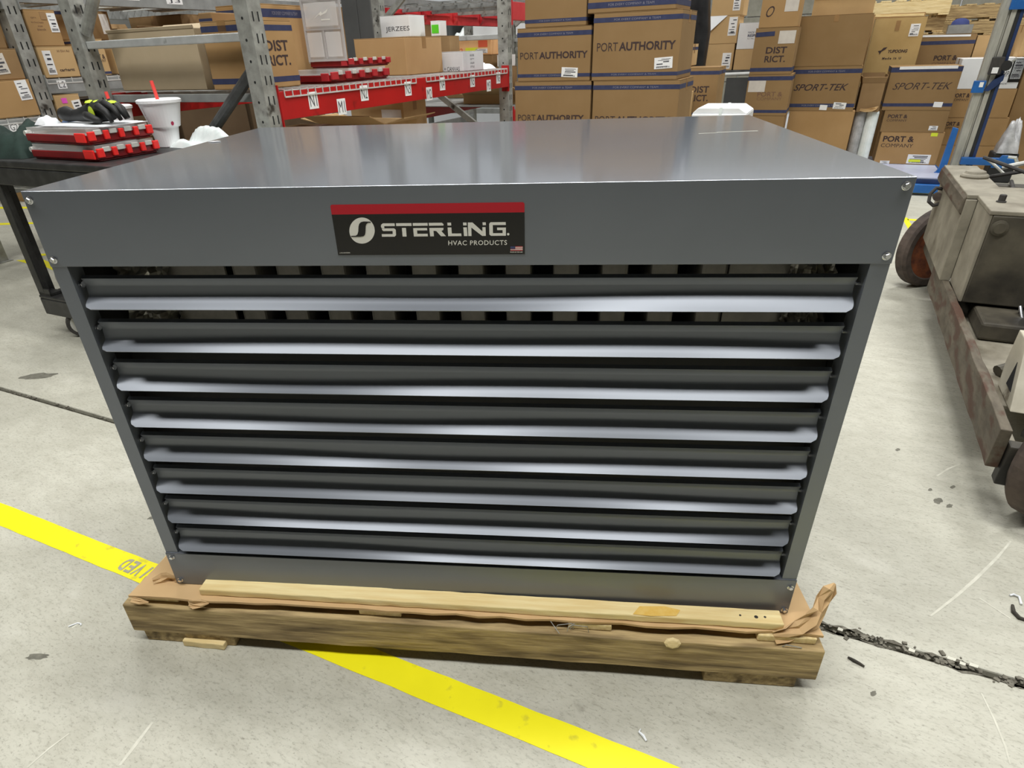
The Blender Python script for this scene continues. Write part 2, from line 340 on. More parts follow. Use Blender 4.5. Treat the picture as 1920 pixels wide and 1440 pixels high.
# ------------------------------------------------------------------ cardboard boxes
def carton(label, w, d, h, loc, rz=0.0, stripes=(), texts=(), stickers=(), tape=True, m=CARD, group=None, name='cardboard_box',
           opened=None, stripe_text=True, cat='box', bulge=0.0, smallseam=0.03):
    t = thing(name, label, cat, loc, rz, group)
    b = MB(); x = w/2
    if opened:
        k = 0.005
        b.box(-x, x, 0, k, 0, h).box(-x, x, d-k, d, 0, h).box(-x, -x+k, k, d-k, 0, h).box(x-k, x, k, d-k, 0, h).box(-x+k, x-k, k, d-k, 0, k)
    else:
        if bulge:
            def fr(i, j):
                q = 4*i*(1-i)*4*j*(1-j); return (-x + w*i, -bulge*q, h*j)
            b.grid(fr, 8, 8)
            b.add([(-x, 0, 0), (x, 0, 0), (x, d, 0), (-x, d, 0), (-x, 0, h), (x, 0, h), (x, d, h), (-x, d, h)],
                  [(1, 2, 6, 5), (2, 3, 7, 6), (3, 0, 4, 7), (0, 3, 2, 1), (4, 5, 6, 7)])
        else:
            b.box(-x, x, 0, d, 0, h-0.003)
    b.build('carton_body', m, t, bevel=0.004, smooth=False)
    if opened:
        fl = {'f': (0, 1), 'b': (0, 1), 'l': (1, 0), 'r': (1, 0)}
        for side, ang, ln in opened:
            f = MB(); a = math.radians(ang); c, s_ = math.cos(a)*ln, math.sin(a)*ln
            if side == 'f': pts = [(-x, 0, h), (x, 0, h), (x, -c, h+s_), (-x, -c, h+s_)]
            if side == 'b': pts = [(-x, d, h), (x, d, h), (x, d+c, h+s_), (-x, d+c, h+s_)]
            if side == 'l': pts = [(-x, 0, h), (-x, d, h), (-x-c, d, h+s_), (-x-c, 0, h+s_)]
            if side == 'r': pts = [(x, 0, h), (x, d, h), (x+c, d, h+s_), (x+c, 0, h+s_)]
            f.add(pts, [(0, 1, 2, 3)]); f.build('flap', m, t, solid=0.005)
    elif not bulge:
        f = MB(); f.box(-x, x, 0, d/2-0.0015, h-0.003, h); f.build('flap', m, t)
        f = MB(); f.box(-x, x, d/2+0.0015, d, h-0.003, h); f.build('flap', m, t)
    if tape and not opened and not bulge:
        f = MB(); f.box(-x-0.0004, x+0.0004, d/2-0.024, d/2+0.024, h, h+0.0006)
        f.box(-x-0.0006, -x-0.0001, d/2-0.024, d/2+0.024, h-0.06, h).box(x+0.0001, x+0.0006, d/2-0.024, d/2+0.024, h-0.06, h)
        f.build('tape_strip', TAPE_BR, t)
    if stripes:
        for z0, z1 in stripes:
            so = MB().box(-x-0.0006, x+0.0006, -0.0006, d+0.0006, z0, z1).build('printed_stripe', STRIPE, t)
            if stripe_text:
                f = MB(); add_text(f, 'FOR EVERY COMPANY & TEAM', 0, (z0+z1)/2, w*0.52, (z1-z0)*0.42, y=-0.0012)
                f.build('stripe_lettering', STRIPETXT, so)
    for tx in texts:
        f = MB(); s, cx, cz, tw, th = tx[:5]; o = dict(tx[5]) if len(tx) > 5 else {}
        mm = o.pop('mat', PRINT); add_text(f, s, cx, cz, tw, th, **o); f.build('lettering', mm, t)
    for st in stickers:
        cx, cz, sw, sh = st[:4]; o = dict(st[4]) if len(st) > 4 else {}
        a = math.radians(o.get('rot', 0)); Rm = Matrix.Translation((cx, 0, cz)) @ Matrix.Rotation(a, 4, 'Y')
        lb = MB().box(-sw/2, sw/2, -0.0018, -0.0002, -sh/2, sh/2, M=Rm).build('shipping_label', o.get('mat', LABEL), t)
        if o.get('ink', True):
            k = MB(); rn = random.Random(int(cx*1e4)+int(cz*1e3))
            zz = sh*0.36
            while zz > -sh*0.3:
                hh = sh*rn.choice((0.035, 0.05, 0.09)); ww = sw*rn.uniform(0.3, 0.7); xx = rn.uniform(-sw*0.4, sw*0.4-ww)
                k.box(xx, xx+ww, -0.0024, -0.0018, zz-hh, zz, M=Rm); zz -= hh + sh*rn.uniform(0.06, 0.16)
            zz = -sh*0.32; xx = -sw*0.38
            while xx < sw*0.36:
                ww = sw*rn.choice((0.02, 0.04)); k.box(xx, xx+ww, -0.0024, -0.0018, zz-sh*0.1, zz+sh*0.02, M=Rm); xx += ww + sw*0.03
            k.build('label_print', INK, lb)
        if o.get('hi'):
            MB().box(-sw*0.42, sw*0.1, -0.003, -0.0024, -sh*0.32, -sh*0.05, M=Rm).build('highlighter_mark', HIVIS, lb)
    return t
B = dict(bold=0.025)

# ================================================================== SETTING
UL, UR, VN, VF, ZC = -9.0, 7.0, -7.0, 9.2, 6.4
fl = struct(place(MB().box(UL, UR, VN, VF, -0.25, -0.02).build('floor', JOINT), (0, 0, 0)))
def slab(u0, u1, v0, v1):
    return MB().box(u0, u1, v0, v1, -0.02, 0).build('slab', CONC, fl, bevel=0.004)
slab(UL, UR, VN, 0.346); slab(UL, UR, 0.366, VF)
# crumbled rim of the joint on the right: loose grit in the groove
gm = MB(); rn = random.Random(3)
for i in range(420):
    u = rn.uniform(0.66, 2.2) if i < 330 else rn.uniform(-3, 0.6); s_ = rn.uniform(0.002, 0.006)
    v = 0.356 + rn.gauss(0, 0.008 if i < 330 else 0.003); a = rn.uniform(0, 3)
    gm.box(-s_, s_, -s_*0.7, s_*0.7, -0.004, s_*rn.uniform(0.3, 0.8), M=Matrix.Translation((u, v, 0.0)) @ Matrix.Rotation(a, 4, 'Z'))
stuff(gm.build('joint_grit', JOINT, fl))
# broken edge chips along the joint
em = MB()
for i in range(60):
    u = rn.uniform(0.68, 2.1); L_ = rn.uniform(0.02, 0.08); wd = rn.uniform(0.004, 0.012); sgn = rn.choice((-1, 1))
    em.add([(u, 0.356+sgn*0.008, 0.0006), (u+L_*0.5, 0.356+sgn*(0.010+wd), 0.0006), (u+L_, 0.356+sgn*0.008, 0.0006)], [(0, 1, 2)])
stuff(em.build('joint_broken_edge', JOINT, fl))
# pale scuffs drawn on the concrete
def scuff(pts, w):
    b = MB(); n = len(pts)
    vs = []
    for i, p in enumerate(pts):
        a = Vector(pts[max(i-1, 0)]); c = Vector(pts[min(i+1, n-1)]); d = (c-a).normalized(); q = Vector((-d.y, d.x))
        ww = w*(0.35+0.65*math.sin(math.pi*(i+0.5)/n))
        vs += [(p[0]+q.x*ww/2, p[1]+q.y*ww/2, 0.0004), (p[0]-q.x*ww/2, p[1]-q.y*ww/2, 0.0004)]
    b.add(vs, [(2*i, 2*i+1, 2*i+3, 2*i+2) for i in range(n-1)])
    return b.build('scuff_mark', SCUFF, fl)
for pts, w_ in (([(0.923, 0.484), (0.979, 0.57), (1.033, 0.66), (1.092, 0.766), (1.133, 0.849)], 0.007),
               ([(0.993, 0.298), (1.006, 0.239), (1.014, 0.185), (1.015, 0.149)], 0.004),
               ([(-0.474, -0.528), (-0.483, -0.486), (-0.493, -0.44)], 0.008),
               ([(-0.633, -0.605), (-0.632, -0.564), (-0.626, -0.526)], 0.004),
               ([(1.03, 0.59), (1.082, 0.546)], 0.004), ([(0.996, 1.106), (1.03, 1.16), (1.065, 1.202)], 0.006),
               ([(-0.878, -0.348), (-0.875, -0.331)], 0.006)):
    scuff(pts, w_)
# dark stains with their own outline
def stain(u, v, ru, rv, rot, seed):
    rn = random.Random(seed); n = 18; a0 = math.radians(rot); pts = []
    for k in range(n):
        a = 2*math.pi*k/n; r = rn.uniform(0.75, 1.15); x, y = ru*r*math.cos(a), rv*r*math.sin(a)
        pts.append((u + x*math.cos(a0)-y*math.sin(a0), v + x*math.sin(a0)+y*math.cos(a0), 0.0003))
    return MB().add(pts, [tuple(range(n))]).build('stain', TARSPOT, fl)
stain(-0.872, -0.435, 0.026, 0.009, 25, 1); stain(-2.34, 0.49, 0.075, 0.03, 35, 2)
for i, (u, v, r) in enumerate(((0.985, 0.97, 0.012), (1.01, 0.955, 0.008), (1.03, 1.06, 0.007), (0.97, 1.02, 0.006), (0.90, 1.22, 0.007), (-1.05, 0.02, 0.010), (-1.0, 0.06, 0.006), (-0.93, -0.02, 0.008), (0.62, -0.22, 0.008), (0.80, 0.21, 0.006))):
    stain(u, v, r*1.6, r*0.8, 60, 10+i)

# walls, ceiling
wb = struct(place(MB().box(UL, UR, VF, VF+0.2, 0, ZC).build('wall_back', WALLW), (0, 0, 0)))
# block courses on the strip of the back wall that can be seen
bme = None
rown = 0
for r in range(6):
    z0 = 0.30 + r*0.36
    for c in range(22):
        u0 = -4.6 + c*0.46 + (0.23 if r % 2 else 0)
        if bme is None:
            o = MB().box(0.006, 0.454, -0.02, 0, 0.006, 0.354).build('block', BLOCK, wb, bevel=0.004); bme = o.data
        else:
            o = bpy.data.objects.new('block', bme); COL.objects.link(o); o.parent = wb
        o.location = (u0, VF, z0)
struct(place(MB().box(UL-0.2, UL, VN, VF, 0, ZC).build('wall_left', WALLM), (0, 0, 0)))
struct(place(MB().box(UR, UR+0.2, VN, VF, 0, ZC).build('wall_right', WALLM), (0, 0, 0)))
struct(place(MB().box(UL, UR, VN-0.2, VN, 0, ZC).build('wall_front', WALLM), (0, 0, 0)))
struct(place(MB().box(UL, UR, VN, VF, ZC, ZC+0.15).build('ceiling', CEILM), (0, 0, 0)))

# ---------------------------------------------------------------- yellow floor tapes
def tape(label, pts, group=None):
    o = place(MB().prism(pts, 0.0, 0.0008, axis='z').build('floor_tape', YTAPE), (0, 0, 0.0003)); return tag(o, label, 'floor tape', group)
def tline(label, u0, v0, u1, v1, w, seed=0):
    a = Vector((u0, v0)); b = Vector((u1, v1)); d = (b-a).normalized(); q = Vector((-d.y, d.x))*w/2; rn = random.Random(seed)
    n = max(2, int((b-a).length/0.05)); L_ = []; R2 = []
    for i in range(n+1):
        p = a + (b-a)*i/n; L_.append(p + q*(1+rn.uniform(-0.03, 0.03))); R2.append(p - q*(1+rn.uniform(-0.03, 0.03)))
    return tape(label, [tuple(p) for p in L_ + R2[::-1]])
mt = tline('wide yellow floor tape running under the wooden pallet and gray heater', -6.0, -0.1983, 5.0, -0.0907, 0.068, 1)
sm = MB()
for i, ch in enumerate('DEVIECER'):
    cx = 0.0
    add_text(sm, ch, 0, 0, 1, 1, fn=lambda a, b, i=i, ch=ch: (-0.950 + i*0.0265 - a*0.0215*(0.28 if ch == 'I' else 1), -0.150 - b*0.042 + i*0.0003, 0.0014), bold=0.03)
sm.build('stencil_lettering', STENCIL, mt)
tline('yellow floor tape leading away past the right side of the gray heater', 1.18, 3.74, 1.134, 4.62, 0.036, 2)
tline('thin yellow floor tape crossing in front of the blue pallet stacker', 1.15, 4.56, 2.4, 4.56, 0.05, 3)
tline('yellow floor tape edge right beside the foot of the blue pallet stacker', 1.10, 5.60, 2.2, 5.58, 0.06, 4)
tline('yellow floor tape farthest left behind the leg of the black cart', -6.4, 1.93, -4.85, 2.62, 0.07, 5)
tline('faint yellow tape near the boxes behind the black cart', -7.6, 2.3, -5.4, 3.02, 0.08, 6)
tape('pointed piece of yellow tape left of the leg of the black cart', [(-4.33, 1.60), (-4.19, 1.58), (-4.22, 1.68)])
tline('short yellow tape seen between the black cart leg and the heater', -4.34, 1.72, -4.06, 1.93, 0.06, 7)
tline('lower short yellow tape seen between the black cart leg and the heater', -4.16, 1.65, -3.80, 1.56, 0.06, 8)

# ================================================================== THE UNIT HEATER
HW, HH, HD, HOOD, PANB = 0.65, 0.829, 0.888, 0.118, 0.0905
ht = thing('unit_heater', 'large gray louvered unit heater on a wooden pallet in the middle', 'heater', (0, 0, 0.14), 0, grid=False)
T = 0.0025
hd = MB()
hd.prism([(-T-0.001, HH-HOOD), (-T-0.001, HH), (HD, HH), (HD, HH-T), (-0.001, HH-T), (-0.001, HH-HOOD)], -HW-0.0015, HW+0.0015, axis='x')
hd.build('hood', mat('gray_paint_smooth', (0.172, 0.188, 0.214, 1), (0.186, 0.202, 0.23, 1), rough=0.12, metal=0.38, scale=3, spec=0.7), ht, bevel=0.0025, seg=3)
for s in (-1, 1):
    x0, x1 = sorted((s*HW, s*(HW-T)))
    MB().box(x0, x1, 0, HD, 0, HH-0.004).build('side_panel', PAINT, ht)
    sp = MB(); a0, a1 = sorted((s*HW, s*(HW-0.0245)))
    sp.box(a0, a1, -T, 0, PANB-0.004, HH-HOOD+0.004)
    b0, b1 = sorted((s*(HW-0.0245), s*(HW-0.0245-T))); sp.box(b0, b1, -T, 0.03, PANB, HH-HOOD)
    sp.build('front_stile', PAINT, ht)
    c0, c1 = sorted((s*(HW-0.03), s*(HW-0.05)))
MB().box(-HW, HW, HD-T, HD, 0, HH-0.004).build('back_panel', PAINT, ht)
MB().box(-HW, HW, 0, HD, 0, T).build('floor_pan', PAINT, ht)
bp = MB().box(-HW-0.001, HW+0.001, -2*T, -T, 0, PANB).box(-HW, HW, -2*T, 0.05, PANB-T, PANB)
bp.build('bottom_panel', PAINT, ht, bevel=0.001)
# cavity back, sides and a black cover added as shade; heat exchanger behind louvers
MB().box(-HW+0.01, HW-0.01, 0.30, 0.305, 0.01, HH-0.01).box(-HW+0.01, HW-0.01, 0.10, 0.30, 0.527, 0.533).box(-HW+0.01, HW-0.01, 0.09, 0.10, 0.01, 0.533).build('cavity_shade_back', DARK, ht)
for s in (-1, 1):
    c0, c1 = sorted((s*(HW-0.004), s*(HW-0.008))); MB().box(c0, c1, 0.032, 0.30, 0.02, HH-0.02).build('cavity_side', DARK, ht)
for i in range(11):
    x = -0.386 + 0.0822*i
    MB().box(x-0.0225, x+0.0225, 0.115, 0.24, 0.54, 0.745).build('exchanger_tube', TUBE, ht, bevel=0.006)
for x0, x1 in ((-0.53, -0.418), (0.458, 0.56)):
    MB().box(x0, x1, 0.110, 0.116, 0.54, 0.78).build('exchanger_end_plate', TUBE, ht)
rn = random.Random(5)
for x0, x1 in ((-0.622, -0.52), (0.55, 0.622)):
    pts = {}
    def ff(i, j, x0=x0, x1=x1):
        return (x0+(x1-x0)*i, 0.105 + rn.uniform(-0.014, 0.014), 0.55+0.22*j)
    MB().grid(ff, 16, 26).build('foil_insulation', FOIL, ht)
MB().box(0.155, 0.172, 0.20, 0.21, 0.70, 0.745).build('cavity_glint', CHROME, ht)  # chrome block stands in for a white glint inside the cavity
# louver blades
def blade_mesh(seed):
    rn = random.Random(seed); ph = [rn.uniform(0, 6.28) for _ in range(4)]
    nx, ns = 72, 12; XL = 0.617; rc = 0.013
    SEC = [(0.0165, 0.0), (0.0162, -0.0037), (0.0159, -0.0074), (0.0156, -0.0111), (0.0152, -0.0146), (0.0146, -0.0172), (0.0132, -0.0193),
           (0.0104, -0.0216), (0.0064, -0.0245), (0.0024, -0.0274), (-0.0018, -0.0303), (-0.0060, -0.0333), (-0.0102, -0.0363)]   # blade section (y, z), flared at the lip
    def sec(t): return SEC[int(round(t*12))]
    ln = 0.047; vs = []; fs = []
    for j in range(ns+1):
        t = j/ns; d = ln*(1-t)      # distance from the lip
        cut = 0.0
        if d < rc: cut = rc - math.sqrt(max(0, rc*rc - (rc-d)**2))
        y_, z_ = sec(t)
        for i in range(nx+1):
            x = (-1+2*i/nx)*(XL-cut)
            wv = (0.0012*math.sin(4.1*x+ph[0]) + 0.0008*math.sin(9*x+ph[1]))*math.sin(math.pi*t)
            vs.append((x, y_ + wv*0.4, z_ + wv*2.4))
    for j in range(ns):
        for i in range(nx): fs.append((j*(nx+1)+i, (j+1)*(nx+1)+i, (j+1)*(nx+1)+i+1, j*(nx+1)+i+1))
    n0 = len(vs)
    prof = [(0.0105, 0.0105), (0.018, 0.0135)]
    for (y, z) in prof:
        for i in range(nx+1): vs.append(((-1+2*i/nx)*XL, y, z))
    for i in range(nx):
        fs.append((i, i+1, n0+i+1, n0+i)); fs.append((n0+i, n0+i+1, n0+nx+2+i, n0+nx+1+i))
    return vs, fs
for k in range(8):
    vs, fs = blade_mesh(k+20)
    bl = MB().add(vs, fs).build('louver_blade', PAINT, ht, solid=0.0014, smooth=True, split=True)
    bl.location = (0, 0, 0.6765 - 0.0768*k)
    ps = MB()
    M_ = Matrix.Translation((-0.620, 0.010, 0.001)) @ Matrix.Rotation(math.radians(90), 4, 'Y')
    ps.lathe([(0.0018, -0.006), (0.0018, 0.004)], 8, M=M_)
    for q in range(3):
        ps.lathe([(0.0052, -0.006+q*0.0042), (0.0052, -0.0045+q*0.0042)], 10, M=M_)
    ps.build('pivot_screw', CHROME, bl)
    M_ = Matrix.Translation((0.6195, 0.012, 0.001)) @ Matrix.Rotation(math.radians(90), 4, 'Y')
    MB().lathe([(0.0025, -0.003), (0.0025, 0.004)], 8, M=M_).build('pivot_screw', CHROME, bl)
# bolts
for (x, z) in ((-0.641, 0.956), (-0.640, 0.863), (0.640, 0.958), (0.641, 0.863), (-0.638, 0.220), (-0.639, 0.153), (0.6415, 0.212), (0.642, 0.150)):
    M_ = Matrix.Translation((x, -0.0035 if z > 0.5 else -0.005, z-0.14)) @ Matrix.Rotation(math.radians(90), 4, 'X')
    b_ = MB(); b_.lathe([(0.0062, 0), (0.0062, 0.0015), (0.0055, 0.002)], 20, M=M_)
    M6 = M_ @ Matrix.Rotation(0.4, 4, 'Z'); b_.lathe([(0.0044, 0.002), (0.0044, 0.005), (0.0036, 0.006)], 6, M=M6)
    b_.build('hex_bolt', CHROME, ht)

# name sticker
def sticker():
    y0 = -0.0036
    st = MB().prism([(-0.163, 0.728), (-0.163, 0.789), (0.1255, 0.789), (0.1255, 0.728)], y0-0.0006, y0, axis='y').build('name_sticker', BLACKGLOSS, ht)
    MB().prism([(-0.163, 0.789), (-0.163, 0.8015), (-0.161, 0.803), (0.1235, 0.803), (0.1255, 0.801), (0.1255, 0.789)], y0-0.0006, y0, axis='y').build('red_band', STKRED, st)
    Y = y0-0.0008
    # sticker pixel frame of the enlarged photograph -> metres on the hood
    def q(px, py):
        t = (py-160)/(525-160); xl = 233+(290-233)*t; xr = 1628
        return (-0.163 + (px-xl)/(xr-xl)*0.2885, Y, 0.803 - t*0.075)
    lg = MB()
    # round emblem, white disc
    n = 48; ring = [(466+93*math.cos(2*math.pi*k/n), 345+94*math.sin(2*math.pi*k/n)) for k in range(n)]
    lg.add([q(*p) for p in ring], [tuple(range(n))])
    def poly(*pts): lg.add([q(*p) for p in pts], [tuple(range(len(pts)))])
    def rect(x0, y0_, x1, y1): poly((x0, y0_), (x1, y0_), (x1+(y1-y0_)*0.07, y1), (x0+(y1-y0_)*0.07, y1))
    top = lambda x0, x1: rect(x0, 294, x1, 314)
    # S
    poly((618, 294), (704, 294), (706, 314), (628, 314), (630, 332), (612, 332), (605, 318), (606, 304))
    poly((612, 330), (700, 330), (712, 340), (714, 380), (704, 390), (612, 390), (610, 371), (690, 371), (689, 349), (622, 349), (612, 340))
    # T
    rect(714, 294, 826, 314); rect(757, 328, 786, 390)
    # E
    rect(835, 294, 942, 314); poly((838, 330), (938, 330), (940, 347), (866, 347), (868, 371), (942, 371), (944, 390), (843, 390))
    # R
    poly((950, 294), (1045, 294), (1056, 304), (1056, 314), (952, 314))
    poly((954, 330), (1056, 330), (1054, 346), (1040, 352), (1074, 390), (1038, 390), (1004, 352), (984, 350), (987, 390), (960, 390))
    # L
    rect(1083, 294, 1110, 314); poly((1085, 328), (1112, 328), (1115, 371), (1182, 371), (1184, 390), (1089, 390))
    # I
    rect(1195, 294, 1220, 314); rect(1197, 328, 1222, 390)
    # N
    poly((1229, 294), (1262, 294), (1332, 358), (1332, 328), (1354, 328), (1356, 390), (1330, 390), (1254, 330), (1255, 390), (1232, 390))
    rect(1333, 294, 1356, 314)
    # G
    poly((1390, 294), (1496, 294), (1497, 314), (1405, 314), (1406, 371), (1474, 371), (1474, 350), (1436, 350), (1435, 332), (1497, 332), (1497, 390), (1392, 390), (1381, 380), (1380, 304))
    n = 14; lg.add([q(1513+9*math.cos(2*math.pi*k/n), 379+9*math.sin(2*math.pi*k/n)) for k in range(n)], [tuple(range(n))])
    add_text(lg, 'HVAC PRODUCTS', 0, 0, 1, 1, fn=lambda a, b: q(1297+a*415, 439-b*34), spacing=1.12, bold=0.008)
    add_text(lg, 'J18-06920A', 0, 0, 1, 1, fn=lambda a, b: q(340+a*78, 508-b*11))
    add_text(lg, 'MADE IN THE USA', 0, 0, 1, 1, fn=lambda a, b: q(1570+a*88, 508-b*9), bold=0.02)
    lg.build('logo_lettering', STKWHITE, st, recalc=False)
    dk = MB()
    Y2 = Y-0.0003
    def q2(px, py): p = q(px, py); return (p[0], Y2, p[2])
    left = [(530, 281), (478, 279), (458, 284), (446, 296), (441, 315), (439, 350), (432, 372), (420, 381), (384, 382)]
    right = [(388, 389), (455, 389), (478, 384), (489, 372), (492, 350), (494, 312), (499, 297), (510, 289), (532, 288)]
    a = left; b = right[::-1]
    vs = [q2(*p) for p in a] + [q2(*p) for p in b]; m_ = len(a)
    dk.add(vs, [(i, i+1, m_+i+1, m_+i) for i in range(m_-1)]); dk.build('emblem_curve', BLACKGLOSS, st, recalc=False)
    fg = MB()
    for i in range(7): fg.add([q2(1528, 466+i*4.6), q2(1614, 466+i*4.6), q2(1614, 470.6+i*4.6), q2(1528, 470.6+i*4.6)], [(0, 1, 2, 3)], i % 2)
    fg.add([(p[0], Y2-0.0002, p[2]) for p in (q2(1528, 466), q2(1562, 466), q2(1562, 484), q2(1528, 484))], [(0, 1, 2, 3)], 2)
    fg.build('flag_print', [STKRED, STKWHITE, STKBLUE], st, recalc=False)
sticker()
# pale scratch marks on the hood top
sc = MB()
for (x0, y0, x1, y1, w_) in ((0.50, 0.535, 0.585, 0.545, 0.004), (0.46, 0.52, 0.50, 0.528, 0.003)):
    sc.bar((x0, y0, HH+0.0002), (x1, y1, HH+0.0002), w_, 0.0003)
sc.build('scratch', SCUFF, ht)
tag(place(MB().prism([(-0.642, 0.578), (-0.628, 0.572), (-0.612, 0.580), (-0.625, 0.588)], 0, 0.0008, axis='z').build('paper_scrap', PAPER), (0, 0, 0.9698), grid=False),
    'tiny white paper scrap on the gray heater top near its left edge', 'paper scrap')

# ================================================================== PALLET UNDER THE HEATER
pl = thing('wooden_pallet', 'weathered wooden pallet with thick front beam carrying the gray heater', 'pallet', (-0.028, -0.064, 0), -1.0, grid=False)
def lumber(name, x0, x1, y0, y1, z0, z1, m, par, seed, sub=10, axis='x', j=0.0012):
    if axis == 'y': m = ALONG_Y.get(m.name, m)
    b = MB(); rn = random.Random(seed)
    if axis == 'x':
        rings = []
        for i in range(sub+1):
            x = x0+(x1-x0)*i/sub
            rings.append([(x, y0+rn.uniform(-j, j), z0+rn.uniform(-j, j)), (x, y1+rn.uniform(-j, j), z0), (x, y1+rn.uniform(-j, j), z1+rn.uniform(-j, j)*0.5), (x, y0+rn.uniform(-j, j), z1+rn.uniform(-j, j)*0.5)])
    else:
        rings = []
        for i in range(sub+1):
            y = y0+(y1-y0)*i/sub
            rings.append([(x0+rn.uniform(-j, j), y, z0), (x0+rn.uniform(-j, j), y, z1+rn.uniform(-j, j)*0.4), (x1+rn.uniform(-j, j), y, z1+rn.uniform(-j, j)*0.4), (x1+rn.uniform(-j, j), y, z0)])
    vs = [p for r in rings for p in r]
    fs = [(i*4+k, i*4+(k+1) % 4, i*4+4+(k+1) % 4, i*4+4+k) for i in range(sub) for k in range(4)]
    fs += [(0, 1, 2, 3), (sub*4+3, sub*4+2, sub*4+1, sub*4)]
    return b.add(vs, fs).build(name, m, par, bevel=0.0025)
lumber('front_beam', -0.734, 0.734, 0, 0.089, 0.033, 0.115, WOOD_OLD, pl, 1, 24)
lumber('middle_beam', -0.734, 0.734, 0.46, 0.549, 0.033, 0.115, WOOD_OLD, pl, 2)
lumber('rear_beam', -0.734, 0.734, 0.92, 1.009, 0.033, 0.115, WOOD_OLD, pl, 3)
for i, (x, w_) in enumerate(((-0.66, 0.10), (-0.155, 0.092), (0.283, 0.088), (0.665, 0.11))):
    lumber('deck_board', x-w_/2, x+w_/2, 0.016, 1.0, 0.1155, 0.132, WOOD_PALE, pl, 10+i, 4, 'y')
for i, (x0, x1) in enumerate(((-0.715, -0.50), (0.52, 0.70))):
    lumber('bottom_board', x0, x1, 0.004, 1.0, 0.0, 0.0325, WOOD_OLD, pl, 20+i, 4, 'y')
for (x, y, a) in ((0.232, 0.012, 0.3), (0.262, 0.010, -0.2), (0.249, 0.014, 0.9)):
    c, s_ = math.cos(a), math.sin(a); L_ = 0.019
    MB().tube([(x-c*L_, y-s_*L_*0.5, 0.118), (x-c*L_*0.8, y-s_*L_*0.5, 0.131), (x+c*L_*0.8, y+s_*L_*0.4, 0.133), (x+c*L_, y+s_*L_*0.4, 0.117)], 0.0008, 6).build('bent_staple', STEEL, pl)
MB().tube([(0.20, 0.02, 0.135), (0.222, -0.002, 0.119)], 0.0008, 6).build('bent_staple', STEEL, pl)
MB().tube([(0.655, 0.006, 0.116), (0.66, 0.004, 0.124), (0.69, 0.004, 0.118)], 0.001, 6).build('bent_staple', STEEL, pl)
# knot chip on the beam edge
kc = MB(); rn = random.Random(8)
kc.lathe([(0.001, 0), (0.012, 0.002), (0.008, 0.006), (0.001, 0.007)], 8, M=Matrix.Translation((0.445, 0.0, 0.113)) @ Matrix.Rotation(1.2, 4, 'X') @ Matrix.Scale(1.4, 4, (1, 0, 0)))
kc.build('splintered_knot', WOOD_PALE, pl)
# cardboard sheet under the heater
cs = thing('cardboard_sheet', 'torn tan cardboard sheet lying between the gray heater and the pallet', 'cardboard', (0, 0, 0.1335), 0, grid=False)
rn = random.Random(12)
edge = []
for i in range(31):
    t = i/30; x = -0.742 + t*(1.445); edge.append((x, -0.046 - 0.010*t + rn.uniform(-0.003, 0.003)))
edge += [(0.70, -0.01), (0.696, 0.08), (0.69, 0.93), (-0.715, 0.93), (-0.723, 0.10)]
MB().prism(edge, 0, 0.0055, axis='z').build('sheet', CARD_SHEET, cs)
def crumple(name, spine, width, seed, par, m=CARD_SHEET, n=5):
    rn = random.Random(seed); b = MB(); nx = len(spine)-1
    P_ = [Vector(p) for p in spine]
    rows = []
    for i, p in enumerate(P_):
        d = (P_[min(i+1, nx)] - P_[max(i-1, 0)]).normalized(); a = d.cross(Vector((0.3, -0.8, 0.5))).normalized(); c = d.cross(a)
        w_ = width*(0.55 + 0.6*math.sin(math.pi*min(1, (i+0.6)/(nx+0.6)))) * (1 if i < nx else 0.25)
        rows.append([p + a*(w_*(k/n-0.5)) + c*(w_*0.25*rn.uniform(-1, 1)) for k in range(n+1)])
    vs = [q for r in rows for q in r]
    fs = [(i*(n+1)+k, i*(n+1)+k+1, (i+1)*(n+1)+k+1, (i+1)*(n+1)+k) for i in range(nx) for k in range(n)]
    return b.add(vs, fs).build(name, m, par, solid=0.002)
crumple('torn_strip', [(0.612, -0.058, -0.005), (0.635, -0.056, 0.002), (0.66, -0.052, 0.010), (0.682, -0.042, 0.026), (0.696, -0.03, 0.042), (0.706, -0.018, 0.060), (0.716, -0.008, 0.078), (0.724, 0.0, 0.088)], 0.036, 3, cs)
crumple('torn_scrap', [(-0.705, -0.006, 0.007), (-0.69, 0.0, 0.010), (-0.672, 0.003, 0.013), (-0.655, 0.0, 0.016), (-0.642, 0.01, 0.012)], 0.026, 4, cs)
crumple('torn_scrap', [(-0.604, -0.052, -0.004), (-0.588, -0.056, 0.0), (-0.570, -0.054, 0.003), (-0.556, -0.050, 0.0)], 0.017, 5, cs)
crumple('torn_scrap', [(-0.735, -0.05, -0.004), (-0.715, -0.053, -0.004), (-0.695, -0.052, -0.006)], 0.012, 6, cs)
# loose strip of fresh wood
ws = thing('wooden_strip', 'fresh yellow pine strip lying loose against the heater bottom panel', 'wood', (0.024, -0.024, 0.1395), -0.75, grid=False)
lumber('strip', -0.605, 0.605, -0.0185, 0.0175, 0, 0.0175, WOOD_NEW, ws, 31, 40, j=0.0009)
for x, y, r in ((0.555, -0.004, 0.0038), (0.572, -0.003, 0.0025), (0.525, -0.002, 0.0022)):
    MB().lathe([(r, 0), (r, 0.0006)], 10, M=Matrix.Translation((x, y, 0.0176))).build('nail_hole', DEBRIS, ws)
MB().add([(0.315, -0.016, 0.0182), (0.35, -0.0185, 0.0182), (0.40, -0.014, 0.0182), (0.41, 0.002, 0.0182), (0.38, 0.010, 0.0182), (0.33, 0.006, 0.0182)], [tuple(range(6))]).build('resin_stain', mat('resin', rgb(226, 182, 84), rgb(232, 196, 110), rough=0.6, scale=60), ws)
